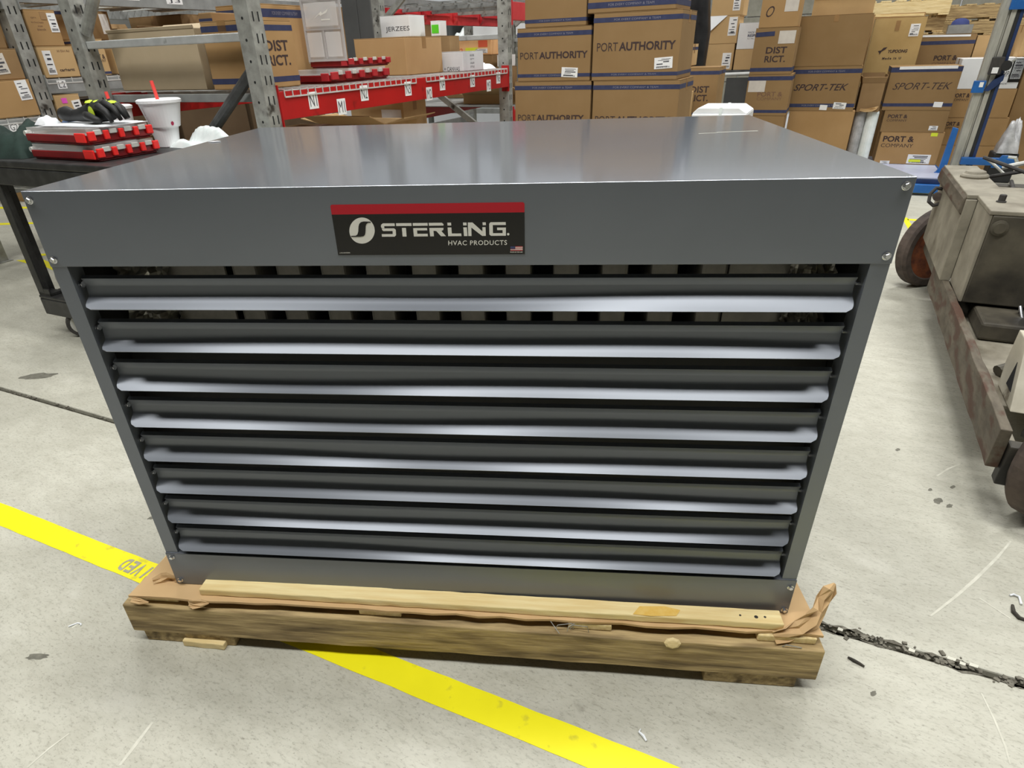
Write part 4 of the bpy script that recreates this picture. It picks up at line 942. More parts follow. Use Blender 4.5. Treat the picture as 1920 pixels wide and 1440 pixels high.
# narrow boxes peeping past the right stack
carton('hidden brown carton under the small white-topped box', 0.20, 0.30, 0.62, (-0.60, 4.30, 0), 0, m=CARD_PA, tape=False, group='boxes between the stacks')
carton('narrow light carton with vertical print right of the tall stack', 0.20, 0.30, 0.20, (-0.545, 4.30, 0.6205), 0, m=CARD_L, tape=False, texts=[('&', 0.06, 0.11, 0.03, 0.05, B)], group='boxes between the stacks')
heap('plastic_sack', 'small white plastic sack on the narrow light carton', 'sack', (-0.54, 4.42, 0.8205), 0.08, 0.09, 0.085, PLASTIC, 21)
carton('light carton with blue band peeping past the right stack', 0.26, 0.30, 0.145, (-0.66, 4.75, 0.975), 0, m=CARD_L, stripes=((0.105, 0.125),), stripe_text=False, group='boxes between the stacks')
carton('brown two-line printed carton in the gap right of the tall stacks', 0.40, 0.32, 0.315, (-0.485, 4.62, 0.655), 0, m=CARD_PA, stripes=((0.0, 0.016), (0.268, 0.292)), stripe_text=False,
       texts=[('DIST', 0.075, 0.172, 0.135, 0.044, B), ('RICT.', 0.075, 0.115, 0.135, 0.044, B)], group='boxes between the stacks')
carton('hidden carton under the two-line printed carton', 0.42, 0.32, 0.654, (-0.485, 4.62, 0), 0, m=CARD_PA, tape=False, group='boxes between the stacks')
# black sheet of shrink film hanging beside it
bh = thing('black_film_wrap', 'black shrink-film wrapped bundle standing beside the tall stacks', 'bundle', (-0.62, 5.2, 0))
MB().lathe([(0.14, 0), (0.15, 0.4), (0.135, 0.9), (0.145, 1.2), (0.10, 1.5), (0.09, 1.8)], 14).build('wrap', mat('black_film', (0.008, 0.008, 0.009, 1), (0.02, 0.02, 0.022, 1), rough=0.3, scale=10), bh, smooth=True)
MB().lathe([(0.152, 0.85), (0.152, 0.89)], 14).build('strap', GRAYFILM, bh)
# dark steel shelf with small labelled boxes
ds = thing('steel_stand', 'dark steel stand holding the small labelled tan boxes by the block wall', 'stand', (-0.415, 6.06, 0))
for x in (-0.36, 0.185):
    for y in (0.0, 0.36): MB().box(x, x+0.04, y+0.05, y+0.09, 0, 1.75 if (x > 0 and y > 0.1) else 0.861).build('stand_post', STEEL_D, ds)
MB().box(-0.36, 0.23, -0.02, 0.45, 0.862, 0.90).build('stand_shelf', STEEL_D, ds, bevel=0.003)
MB().tube([(-0.34, -0.037, 0.86), (0.215, -0.037, 0.872)], 0.016, 10).build('rail_tube', STEEL_L, ds)
MB().box(-0.30, -0.16, -0.03, 0.0, 0.45, 0.84).box(0.0, 0.19, -0.03, -0.01, 0.35, 0.84).build('gray_film_wrap', GRAYPANEL, ds)
V5 = 6.05
def sb(label, u0, u1, z0, z1, **k): return carton(label, u1-u0, 0.30, z1-z0, ((u0+u1)/2, V5, z0), 0, m=k.pop('m', CARD_L), tape=False, group='small labelled boxes by the wall', **k)
sb('small tan box with white label, lower of the pile on the dark stand', -0.668, -0.385, 0.9005, 1.110, stickers=[(0.085, 0.075, 0.075, 0.125)])
t_ = sb('small tan box with folded white sheet on its corner, middle of the pile', -0.648, -0.375, 1.1105, 1.322, stickers=[(0.085, 0.13, 0.07, 0.14)])
fs_ = MB(); fs_.add([(-0.17, -0.012, 0.175), (-0.13, -0.006, 0.213), (0.03, -0.006, 0.213), (-0.10, -0.025, 0.10)], [(0, 3, 2, 1)]); fs_.build('folded_sheet', PAPER, t_, solid=0.002)
sb('small tan box with white label, topmost of the pile on the dark stand', -0.628, -0.355, 1.3225, 1.50, stickers=[(0.075, 0.10, 0.06, 0.13)])
sb('small tan box under the white lettered box', -0.372, -0.165, 0.9005, 1.062, stickers=[(0.09, 0.08, 0.03, 0.14, dict(ink=False))])
sb('white box with blue lettering between tan boxes and the brown stack', -0.370, -0.155, 1.0625, 1.262, m=WHITEBOX, texts=[('MADE WITH', 0.03, 0.125, 0.11, 0.016, dict(mat=STRIPE)), ('RESPECT', 0.03, 0.102, 0.11, 0.020, dict(mat=STRIPE, bold=0.03)), ('for life, planet', 0.03, 0.078, 0.11, 0.010, dict(mat=INK))])
carton('light tan carton standing behind the white lettered box', 0.24, 0.2, 0.60, (-0.08, 6.58, 0.95), 0, m=CARD_L, tape=False, group='small labelled boxes by the wall')
carton('hidden carton under the standing light tan carton', 0.26, 0.2, 0.949, (-0.08, 6.58, 0), 0, m=CARD_PA, tape=False, group='small labelled boxes by the wall')
# white foam-strapped box just behind the heater
wf = thing('strapped_white_box', 'flat white strapped box top showing over the back of the heater', 'box', (0.025, 2.60, 0))
MB().box(-0.125, 0.125, 0, 0.30, 0.681, 0.838).build('carton_body', WHITEBOX, wf, bevel=0.006)
MB().prism([(-0.125, 0.838), (-0.10, 0.862), (0.085, 0.862), (0.125, 0.838)], 0.01, 0.29, axis='y').build('lid', WHITEBOX, wf, bevel=0.003)
MB().box(0.0, 0.012, -0.002, 0.302, 0.681, 0.864).build('strap', PLASTIC, wf)
carton('hidden brown carton behind the heater carrying the white strapped box', 0.42, 0.36, 0.34, (0.025, 2.57, 0.0), 0, m=CARD_PA)
carton('hidden upper brown carton behind the heater under the white strapped box', 0.42, 0.36, 0.339, (0.025, 2.57, 0.3405), 0, m=CARD_PA)

# ---- column of three at the right of the gap
VA = 5.62
def col(label, u0, u1, v, z0, z1, d=0.42, **k): return carton(label, u1-u0, d, z1-z0, ((u0+u1)/2, v, z0), k.pop('rz', 0), m=k.pop('m', CARD_PA), group='brown stacks right of the gap', **k)
col('brown carton mostly hidden at the foot of the first right-hand stack', -0.172, 0.160, VA, 0.0, 0.565, d=0.36)
col('brown carton with gray paper square and faded print, first right-hand stack', -0.182, 0.165, VA, 0.5655, 0.877, d=0.36, stripes=((0.022, 0.045), (0.268, 0.298)), stripe_text=False,
    texts=[('PORT &', 0.02, 0.165, 0.20, 0.036, dict(mat=PRINT_F, bold=0.02)), ('COMPANY', 0.02, 0.130, 0.20, 0.022, dict(mat=PRINT_F))], stickers=[(-0.095, 0.225, 0.135, 0.085, dict(mat=LABEL_G, ink=False))])
col('brown carton with two-line print and gray label, middle of the first right-hand stack', -0.180, 0.145, VA, 0.8775, 1.212, d=0.36, stripes=((0.022, 0.050),), stripe_text=False,
    texts=[('DIST', 0.02, 0.175, 0.16, 0.048, B), ('RICT.', 0.02, 0.112, 0.16, 0.048, B)], stickers=[(0.085, 0.265, 0.125, 0.09, dict(mat=LABEL_G, ink=False)), (-0.085, 0.29, 0.145, 0.032, dict(mat=STRIPE, ink=False, rot=-2))])
col('tan carton with a hand-drawn ring, top of the first right-hand stack', -0.165, 0.130, VA, 1.2125, 1.53, d=0.36, m=CARD, stickers=[(0.08, 0.17, 0.10, 0.13, dict(mat=LABEL_G, ink=False))],
    texts=[('O', -0.075, 0.11, 0.06, 0.075, dict(shear=0.4))])
VB = 6.0
col('plain brown carton at the foot of the second right-hand stack', 0.175, 0.700, VB, 0.0, 0.572, m=CARD)
col('brown carton with slanted lettering and two stickers, second right-hand stack', 0.135, 0.680, VB, 0.5725, 0.917, stripes=((0.030, 0.058), (0.290, 0.322)),
    texts=[('SPORT-TEK', -0.02, 0.185, 0.43, 0.052, dict(bold=0.015, shear=0.35))], stickers=[(0.16, 0.042, 0.10, 0.05, dict(rot=3)), (0.035, 0.028, 0.06, 0.04, dict(rot=3, ink=False))])
col('large blank brown carton, top of the second right-hand stack', 0.128, 0.672, VB, 0.9175, 1.288, stickers=[(0.0, 0.345, 0.035, 0.045, dict(mat=TAPE_BR, ink=False))])
carton('opened tan carton with loose flaps above the blank brown carton', 0.46, 0.32, 0.20, (0.43, 6.08, 1.2885), 0, m=CARD_L, opened=(('f', -12, 0.09), ('b', 80, 0.1)), group='brown stacks right of the gap')
# torn open carton and white rolls
for i, (u, r, lab) in enumerate(((0.756, 0.046, 'left one'), (0.852, 0.049, 'right one'))):
    o = MB().lathe([(r*0.96, 0), (r, 0.01), (r, 0.54), (r*0.92, 0.555)], 18).build('plastic_roll', PLASTIC if i else GRAYFILM, smooth=False)
    tag(place(o, (u, 6.20, 0)), 'white plastic roll standing under the torn carton, ' + lab, 'plastic roll', 'white rolls under the torn carton')
tc_ = carton('torn open carton with ragged flaps between two lettered stacks', 0.175, 0.20, 0.225, (0.797, 6.12, 0.5565), 3, m=CARD_B, opened=(('f', 60, 0.05), ('l', 80, 0.05), ('r', 84, 0.06), ('b', 85, 0.07)), group='brown stacks right of the gap')
crumple('torn_flap', [(-0.06, -0.004, 0.02), (-0.02, -0.02, 0.015), (0.03, -0.03, 0.02), (0.055, -0.03, 0.03), (0.075, -0.02, 0.045)], 0.026, 77, tc_, CARD_L)
# pallet-loaded stack on the stacker platform
VD = 6.20
col('tan printed carton with yellow tag and shipping paper, foot of the stacker load', 0.955, 1.437, VD, 0.1305, 0.391, m=CARD,
    texts=[('PORT &', -0.095, 0.205, 0.24, 0.048, dict(bold=0.03)), ('COMPANY', -0.095, 0.152, 0.25, 0.030)],
    stickers=[(0.10, 0.045, 0.175, 0.075, dict(hi=1)), (-0.155, 0.012, 0.075, 0.025, dict(mat=LABEL)), (0.165, 0.245, 0.05, 0.028, dict(mat=HIVIS, ink=False))])
col('shallow brown printed carton in the middle of the stacker load', 0.940, 1.425, VD, 0.3915, 0.563,
    texts=[('PORT &', -0.135, 0.125, 0.15, 0.030, dict(bold=0.03)), ('COMPANY', -0.135, 0.093, 0.155, 0.018)], stickers=[(0.155, 0.035, 0.065, 0.035)])
col('brown carton with slanted lettering and torn white top edge on the stacker load', 0.908, 1.424, VD, 0.5635, 0.893, stripes=((0.03, 0.055), (0.29, 0.326)), stripe_text=False,
    texts=[('SPORT-TEK', 0.0, 0.185, 0.43, 0.052, dict(bold=0.0, shear=0.35))], stickers=[(0.155, 0.045, 0.065, 0.04, dict(rot=2, ink=False)), (0.01, 0.322, 0.42, 0.022, dict(mat=LABEL, ink=False))])
# tall cap carton behind
carton('hidden carton under the tall narrow carton with a bird mark', 0.42, 0.34, 0.70, (0.925, 6.78, 0.0), 0, m=CARD_PA, tape=False)
yu = carton('tall tan carton with white label and dark printed mark behind the torn carton', 0.405, 0.34, 0.56, (0.918, 6.78, 0.7005), 0, m=mat('ochre_carton', rgb(176, 146, 92), rgb(188, 158, 104), rough=0.85, scale=4),
       texts=[('YUPOONG', 0.035, 0.30, 0.155, 0.026, dict(bold=0.04, shear=0.2)), ('Made in U', -0.0, 0.245, 0.15, 0.018, dict(bold=0.05, spacing=1.4))], stickers=[(0.125, 0.46, 0.075, 0.095), (-0.015, 0.50, 0.035, 0.075, dict(mat=TAPE_BR, ink=False))])
bm_ = MB(); bm_.add([(-0.125, -0.001, 0.305), (-0.10, -0.001, 0.31), (-0.085, -0.001, 0.33), (-0.055, -0.001, 0.335), (-0.07, -0.001, 0.315), (-0.095, -0.001, 0.30), (-0.105, -0.001, 0.275), (-0.112, -0.001, 0.29)], [tuple(range(8))]); bm_.build('printed_mark', PRINT, yu)
carton('hidden carton under the brown carton with white torn top', 0.46, 0.36, 0.60, (1.37, 7.30, 0), 0, m=CARD_PA, tape=False)
carton('brown carton with blue band and ragged white top behind the stacker load', 0.46, 0.36, 0.515, (1.37, 7.30, 0.6005), 0, m=CARD_PA, stripes=((0.435, 0.465),), stripe_text=False,
       texts=[('PORT &', 0.03, 0.325, 0.19, 0.042, dict(bold=0.03)), ('COMPANY', 0.03, 0.278, 0.20, 0.026, dict(mat=PRINT_F))], stickers=[(-0.02, 0.505, 0.40, 0.016, dict(mat=PAPER, ink=False, rot=1))])
carton('tan carton end right of the blue-banded brown carton', 0.22, 0.34, 0.50, (1.72, 7.32, 0.6005), 0, m=CARD_L, tape=False)
carton('hidden carton under the tan carton end', 0.22, 0.34, 0.60, (1.74, 7.32, 0), 0, m=CARD_PA, tape=False)
carton('small gray box on the blue-banded brown carton', 0.20, 0.07, 0.075, (1.46, 7.39, 1.1165), 0, m=GRAYBEAM, tape=False)
bc = thing('blue_hat', 'blue rounded hat lying behind the small gray box', 'hat', (1.47, 7.575, 1.1165))
MB().lathe([(0.085, 0.013), (0.082, 0.06), (0.068, 0.105), (0.038, 0.125), (0.004, 0.13)], 20).build('crown', mat('blue_cloth', rgb(44, 54, 105), rgb(54, 64, 118), rough=0.8), bc, smooth=True)
MB().lathe([(0.095, 0.0), (0.095, 0.012)], 20).build('brim', MATS['blue_cloth'], bc)
# cartons behind the mast
def wcol(label, u0, u1, z0, z1, **k): return carton(label, u1-u0, 0.40, z1-z0, ((u0+u1)/2, 6.80, z0), 0, m=k.pop('m', CARD), group='cartons behind the blue stacker', **k)
wcol('tan carton at the floor behind the blue stacker mast', 1.44, 1.96, 0.0, 0.222)
po = lambda h: [('PORT &', -0.165, h-0.05, 0.13, 0.034, dict(bold=0.03)), ('COMPANY', -0.165, h-0.085, 0.13, 0.020)]
wcol('tan printed carton second from the floor behind the mast', 1.450, 1.975, 0.2225, 0.455, texts=po(0.232))
wcol('tan printed carton under the white carton behind the mast', 1.482, 1.955, 0.4555, 0.688, texts=po(0.232))
wcol('white printed carton with black-framed sheet behind the mast', 1.480, 1.945, 0.6885, 0.925, m=WHITEBOX,
     texts=[('COMPANY', 0.13, 0.115, 0.16, 0.045, dict(mat=INK)), ('MADE', 0.12, 0.04, 0.06, 0.012, dict(mat=INK))], stickers=[(0.19, 0.14, 0.085, 0.18, dict(mat=BLACKGLOSS, ink=False)), (0.195, 0.15, 0.075, 0.15, dict(mat=PAPER))])
for i, (u, z0, z1, lab) in enumerate(((2.12, 0.926, 1.17, 'lower'), (2.18, 1.171, 1.36, 'upper'))):
    carton('tan carton at the right picture edge behind the mast, ' + lab + ' of two', 0.42, 0.40, z1-z0, (u, 7.0, z0), 0, m=CARD_L if i == 0 else CARD, group='cartons behind the blue stacker')
carton('hidden tall carton at the right edge carrying the two tan cartons', 0.44, 0.40, 0.925, (2.22, 7.0, 0), 0, m=CARD_PA, tape=False)
heap('film_sack', 'gray film-wrapped sack at the right edge behind the blue base', 'sack', (1.93, 6.32, 0.235), 0.075, 0.10, 0.27, GRAYFILM, 33)
MBb = MB().box(-0.09, 0.09, -0.09, 0.12, 0, 0.2345).build('black_tote', DARK, bevel=0.01)
tag(place(MBb, (1.93, 6.32, 0)), 'black tote under the gray film-wrapped sack', 'tote')

# stacks of old pallets against the wall
def pallet(label, u, v, z, rz, w_=1.0, d=0.9, h=0.12, m=WOOD_GRAY, slats=6):
    t = thing('wooden_pallet', label, 'pallet', (u, v, z), rz, 'old pallets by the wall')
    for i in range(3):
        x = -w_/2 + (w_-0.05)*i/2
        lumber('stringer', x, x+0.05, 0, d, 0.016, h-0.016, m, t, int(1000*z)+i, 3, 'y')
    for i in range(slats):
        y = (d-0.09)*i/(slats-1)
        lumber('deck_board', -w_/2, w_/2, y, y+0.09, h-0.0158, h, m, t, int(1000*z)+10+i, 4)
    for i in range(3):
        y = (d-0.09)*i/2
        lumber('bottom_board', -w_/2, w_/2, y, y+0.09, 0, 0.0158, m, t, int(1000*z)+20+i, 4)
    return t
ORD = ('lowest', 'second', 'third', 'fourth', 'fifth', 'sixth', 'seventh', 'eighth', 'ninth', 'topmost')
for i in range(10):
    pallet('old pallet in the stack behind the tall tan carton, ' + ORD[i] + ' from the floor', 1.36, 8.10 + 0.02*(i % 3), i*0.1425, 90 + 0.6*((i*7) % 5-2), 0.80, 0.74, 0.14, WOOD_GRAY if i < 9 else WOOD_PALE)
for i in range(10):
    pallet('old pallet in the stack behind the blue hat, ' + ORD[i] + ' from the floor', 2.25, 8.55 + 0.02*(i % 2), i*0.1375, 90 + 1.2*((i*5) % 4-1.5), 0.80, 0.85, 0.135, WOOD_GRAY)
carton('hidden carton behind the tall tan carton', 0.40, 0.26, 0.70, (0.915, 7.15, 0.0), 0, m=CARD_PA, tape=False)
carton('brown carton with shredded top showing over the tall tan carton', 0.42, 0.26, 0.60, (0.915, 7.15, 0.7005), 0, m=CARD, stickers=[(0.0, 0.585, 0.40, 0.02, dict(mat=WOOD_PALE, ink=False, rot=1))])

# ================================================================== BLUE PALLET STACKER
sk = thing('pallet_stacker', 'blue pallet stacker with gray mast carrying the right-hand carton load', 'stacker', (1.50, 5.90, 0))
ms = MB()
ms.box(0.005, 0.062, 0, 0.07, 0.05, 2.2).box(0.062, 0.078, 0.02, 0.07, 0.05, 2.2).box(0.078, 0.112, -0.004, 0.07, 0.05, 2.2)
ms.build('mast_channel', MAST, sk, bevel=0.004)
MB().box(0.113, 0.135, 0.0, 0.09, 0.05, 2.2).build('mast_gap', DARK, sk); MB().box(0.136, 0.158, -0.002, 0.10, 0.05, 2.2).build('mast_backing', BLUE_D, sk)
MB().box(-0.02, 0.062, -0.03, -0.005, 0.715, 0.80).build('lift_bracket', BLUE, sk, bevel=0.004)
MB().prism([(0.062, 0.73), (0.10, 0.80), (0.165, 0.845), (0.165, 0.80), (0.12, 0.745), (0.09, 0.725)], -0.028, -0.006, axis='y').build('bracket_arm', BLUE_D, sk)
wn = MB(); wn.box(0.05, 0.13, -0.06, -0.008, 0.84, 0.96); wn.build('winch_housing', RUBBER, sk, bevel=0.008)
MB().lathe([(0.035, -0.03), (0.035, 0.03)], 14, M=Matrix.Translation((0.15, -0.035, 0.90)) @ Matrix.Rotation(math.pi/2, 4, 'X')).build('winch_drum', DARK, sk)
MB().tube([(0.16, -0.04, 0.90), (0.20, -0.05, 0.95)], 0.008, 8).build('winch_handle', STEEL, sk)
wl = MB().box(0.066, 0.106, -0.063, -0.0605, 0.850, 0.89).build('white_tag', LABEL, sk)
bl_ = MB().box(0.020, 0.046, -0.0325, -0.0302, 0.755, 0.79).build('white_tag', LABEL, sk)
MB().box(0.055, 0.30, -0.03, 0.02, 1.262, 1.42).build('upper_bracket', BLUE, sk, bevel=0.004)
MB().prism([(-0.083, 0.10), (-0.03, 0.10), (-0.035, 0.16), (-0.035, 0.465), (-0.075, 0.475), (-0.085, 0.17)], -0.11, -0.07, axis='y').build('fork_upright', BLUE, sk, bevel=0.003)
MB().prism([(-0.16, 0.10), (-0.083, 0.10), (-0.083, 0.17), (-0.10, 0.135)], -0.105, -0.075, axis='y').build('fork_gusset', BLUE, sk)
MB().box(-0.585, -0.065, -0.36, 0.74, 0.118, 0.1295).build('load_platform', LAVENDER, sk, bevel=0.002)
MB().box(-0.585, -0.06, -0.375, -0.335, 0.082, 0.117).build('platform_edge', BLUE_D, sk)
MB().box(-0.62, -0.01, -0.43, -0.385, 0.02, 0.085).build('straddle_leg', BLUE, sk, bevel=0.004)
MB().box(-0.62, -0.01, 0.60, 0.65, 0.02, 0.085).build('straddle_leg', BLUE, sk, bevel=0.004)
MB().box(-0.04, 0.0, -0.385, 0.60, 0.02, 0.08).box(-0.01, 0.17, -0.03, 0.15, 0.02, 0.06).build('base_frame', BLUE, sk, bevel=0.004)
MB().box(0.06, 0.44, -0.05, 0.0, 0.19, 0.245).build('handle_crossbar', BLUE, sk, bevel=0.004)
MB().tube([(0.20, -0.10, 0.26), (0.27, -0.20, 0.215), (0.34, -0.30, 0.16)], 0.010, 8).build('tow_handle', STEEL, sk)
MB().tube([(0.30, -0.12, 0.20), (0.335, -0.13, 0.27), (0.40, -0.13, 0.265), (0.44, -0.12, 0.20)], 0.013, 8).build('hand_grip', STEEL_L, sk)
MB().prism([(0.26, 0.19), (0.31, 0.28), (0.345, 0.28), (0.335, 0.19)], -0.16, -0.12, axis='y').build('brake_pedal', BLUE, sk)
for x, y in ((-0.58, -0.408), (-0.58, 0.625), (0.14, 0.08)):
    MB().lathe([(0.03, -0.015), (0.03, 0.015)], 14, M=Matrix.Translation((x, y, 0.03)) @ Matrix.Rotation(math.pi/2, 4, 'X')).build('wheel', RUBBER, sk)

# ================================================================== GRIMY MACHINE CART AT THE RIGHT
mc = thing('motor_cart', 'grimy old steel motor cart with rusty wheels at the right picture edge', 'machine', (1.0, 1.9, 0))
X0 = -1.0; Y0 = -1.9                                   # local = grid - (1.0, 1.9)
def L(u, v): return (u-1.0, v-1.9)
# top plate: side strip and front part
tp = MB(); tp.box(0.030, 0.160, 0.30, 1.02, 0.585, 0.601); tp.build('top_strip', GRIMY, mc, bevel=0.003)
tq = MB(); tq.box(0.064, 0.62, 0.03, 0.50, 0.585, 0.600); tq.build('top_plate', GRIMY, mc, bevel=0.003)
MB().prism([(0.018, 0.545), (0.022, 0.585), (0.034, 0.6005), (0.034, 0.53), (0.024, 0.528)], 0.30, 1.02, axis='y').build('worn_side_skirt', GRIMY_R, mc, bevel=0.004)
MB().box(0.030, 0.0665, 0.288, 0.299, 0.272, 0.5845).build('side_door', GRIMY, mc, bevel=0.002)
MB().box(0.030, 0.044, 0.300, 0.98, 0.272, 0.527).build('side_panel', GRIMY, mc, bevel=0.003)
MB().box(0.066, 0.0755, 0.032, 0.284, 0.272, 0.5845).build('corner_panel', GRIMY, mc, bevel=0.002)
MB().box(0.076, 0.62, 0.028, 0.36, 0.272, 0.584).build('front_housing', GRIMY_D, mc, bevel=0.004)
M_ = Matrix.Translation((0.105, 0.026, 0.545)) @ Matrix.Rotation(math.pi/2, 4, 'X')
MB().lathe([(0.026, 0), (0.026, 0.004), (0.018, 0.006), (0.018, 0.010), (0.009, 0.010)], 18, M=M_).build('housing_plug', GRIMY_D, mc)
MB().lathe([(0.016, 0), (0.016, 0.004), (0.0115, 0.005), (0.0115, 0.024), (0.010, 0.026)], 10, M=Matrix.Translation((0.118, 0.19, 0.600))).build('black_knob', RUBBER, mc)
MB().lathe([(0.050, 0), (0.052, 0.008), (0.048, 0.014), (0.040, 0.018), (0.036, 0.026), (0.024, 0.031), (0.004, 0.033)], 24, M=Matrix.Translation((0.104, 0.70, 0.600))).build('filler_cap', GRIMY, mc, smooth=False)
MB().box(0.165, 0.62, 0.52, 1.02, 0.50, 0.53).build('engine_tray', GRIMY_D, mc)
for a, b_ in (((0.17, 1.0, 0.64), (0.42, 0.62, 0.56)), ((0.20, 0.98, 0.56), (0.45, 0.95, 0.60)), ((0.24, 0.60, 0.54), (0.30, 0.99, 0.545))):
    MB().tube([a, tuple((p+q)/2 + (0.012 if i == 2 else 0) for i, (p, q) in enumerate(zip(a, b_))), b_], 0.008, 8).build('control_rod', RUBBER, mc)
MB().tube([(0.25, 1.0, 0.60), (0.34, 0.98, 0.63), (0.46, 0.99, 0.61)], 0.010, 8).build('hose', CASTERGRAY, mc)
MB().box(0.046, 0.60, 0.56, 1.00, 0.20, 0.49).build('engine_block', GRIMY_D, mc, bevel=0.02)
# hook by the rear wheel
MB().tube([(0.030, 0.87, 0.52), (0.004, 0.86, 0.525), (-0.014, 0.85, 0.50), (-0.012, 0.84, 0.468), (0.010, 0.84, 0.452), (0.032, 0.85, 0.458)], 0.008, 10).build('tow_hook', RUBBER, mc)
MB().lathe([(0.018, -0.01), (0.018, 0.01)], 14, M=Matrix.Translation((0.016, 0.85, 0.49)) @ Matrix.Rotation(math.pi/2, 4, 'X')).build('hook_pin', GRAYTIRE, mc)
# chassis rail and floor plate
lumber('side_rail', 0.040, 0.066, -0.97, 0.55, 0.16, 0.272, GRIMY_R, mc, 91, 20, 'y', 0.002)
MB().box(0.067, 0.60, -0.66, 0.55, 0.185, 0.197).box(0.067, 0.11, -0.94, -0.66, 0.185, 0.197).build('floor_plate', GRIMY, mc, bevel=0.002)
MB().box(0.068, 0.11, -0.985, -0.945, 0.12, 0.235).build('front_crossmember', GRIMY_D, mc, bevel=0.004)
MB().box(0.12, 0.56, -0.15, 0.10, 0.199, 0.262).build('dark_underbox', GRIMY_D, mc, bevel=0.01)
pb = MB(); pb.prism([(-0.70, 0.198), (-0.52, 0.198), (-0.50, 0.27), (-0.505, 0.375), (-0.60, 0.375)], 0.125, 0.30, axis='x'); pb.build('pedestal_block', mat('worn_cream_paint', rgb(176, 170, 152), rgb(200, 194, 176), rough=0.7, scale=10, c3=rgb(110, 100, 84), scale3=9, lo3=0.6, hi3=0.68), mc, bevel=0.003)
MB().prism([(-0.645, 0.235), (-0.585, 0.235), (-0.60, 0.31)], 0.1235, 0.1255, axis='x').build('pedestal_slot', HOLE, mc)
MB().tube([(0.13, -0.45, 0.215), (0.16, -0.43, 0.225), (0.19, -0.45, 0.215)], 0.018, 10).build('pipe_elbow', GRIMY_D, mc)
MB().tube([(0.26, 0.02, 0.25), (0.24, -0.02, 0.29), (0.255, -0.05, 0.25), (0.29, -0.06, 0.23)], 0.006, 8).build('hose_clamp', CHROME, mc)
def wheel(name, u, v, z, ang, r=0.195, wd=0.07):
    x, y = L(u, v)
    M0 = Matrix.Translation((x, y, z)) @ Matrix.Rotation(math.radians(ang), 4, 'Z') @ Matrix.Rotation(math.pi/2, 4, 'X')
    # local +z of the lathe points to the visible face
    w_ = MB().lathe([(r*0.78, -wd/2), (r*0.94, -wd/2), (r, -wd*0.32), (r, wd*0.32), (r*0.94, wd/2), (r*0.80, wd/2), (r*0.76, wd*0.40)], 40, M=M0).build(name, GRAYTIRE, mc, smooth=False)
    MB().lathe([(r*0.77, wd*0.42), (r*0.74, wd*0.30), (r*0.70, -wd*0.10), (r*0.56, -wd*0.22), (r*0.50, -wd*0.05), (r*0.46, wd*0.05), (r*0.30, wd*0.12), (r*0.27, wd*0.3), (r*0.10, wd*0.32)], 32, M=M0).build('rusty_rim', RUST, w_)
    for k in range(6):
        a = k*math.pi/3; MM = M0 @ Matrix.Translation((r*0.40*math.cos(a), r*0.40*math.sin(a), wd*0.06))
        MB().lathe([(r*0.06, 0), (r*0.06, wd*0.12)], 6, M=MM).build('lug_nut', RUBBER, w_)
    MB().tube([M0 @ Vector((0, 0, 0.0)), M0 @ Vector((0, 0, -0.12))], 0.022, 10).build('axle', GRIMY_D, w_)
wheel('rear_wheel', 1.105, 3.02, 0.195, 40)
wheel('front_wheel', 1.235, 1.02, 0.195, 46)

# ================================================================== BLACK UTILITY CART AT THE LEFT
CU, CVv = -2.74, 0.83
uc = thing('utility_cart', 'black plastic utility cart with gray casters left of the heater', 'cart', (CU, CVv, 0))
CL, CW = 1.02, 0.60
MB().box(0, CL, 0, CW, 0.772, 0.80).box(0, CL, 0, 0.018, 0.70, 0.772).box(0, CL, CW-0.018, CW, 0.70, 0.772).box(0, 0.018, 0.018, CW-0.018, 0.70, 0.772).box(CL-0.018, CL, 0.018, CW-0.018, 0.70, 0.772).build('top_tray', CARTBLK, uc, bevel=0.006)
MB().box(0, CL, 0, CW, 0.185, 0.20).box(0, CL, 0, 0.015, 0.105, 0.185).box(0, CL, CW-0.015, CW, 0.105, 0.185).box(0, 0.015, 0.015, CW-0.015, 0.105, 0.185).box(CL-0.015, CL, 0.015, CW-0.015, 0.105, 0.185).build('bottom_tray', CARTBLK, uc, bevel=0.005)
for sx_, sy_ in ((0, 0), (1, 0), (0, 1), (1, 1)):
    x = 0.0 if sx_ == 0 else CL; dx = 1 if sx_ == 0 else -1; y = 0.004 if sy_ == 0 else CW-0.004; dy = 1 if sy_ == 0 else -1
    lg = MB()
    def lb(x0, x1, y0, y1, z0, z1): lg.box(*sorted((x+dx*x0, x+dx*x1)), *sorted((y+dy*y0, y+dy*y1)), z0, z1)
    lb(0.004, 0.05, 0, 0.008, 0.20, 0.70); lb(0.004, 0.012, 0.008, 0.075, 0.20, 0.70); lb(0.044, 0.05, 0.008, 0.03, 0.20, 0.70); lb(0.05, 0.09, 0, 0.008, 0.20, 0.235); lb(0.004, 0.09, 0.0, 0.06, 0.2005, 0.215)
    for z in (0.32, 0.44, 0.56, 0.66): lb(0.012, 0.044, 0.008, 0.04, z, z+0.005)
    lg.build('leg', CARTBLK, uc, bevel=0.002)
def caster(x, y, ang):
    M0 = Matrix.Translation((x, y, 0.064)) @ Matrix.Rotation(math.radians(ang), 4, 'Z') @ Matrix.Rotation(math.pi/2, 4, 'X')
    w_ = MB().lathe([(0.046, -0.016), (0.060, -0.016), (0.064, -0.010), (0.064, 0.010), (0.060, 0.016), (0.046, 0.016)], 28, M=M0).build('caster', RUBBER, uc)
    MB().lathe([(0.047, -0.017), (0.047, 0.017), (0.012, 0.019)], 24, M=M0).build('caster_hub', CASTERGRAY, w_)
    MB().box(x-0.022, x+0.022, y-0.03, y+0.03, 0.1785, 0.1845).build('caster_plate', STEEL, w_)
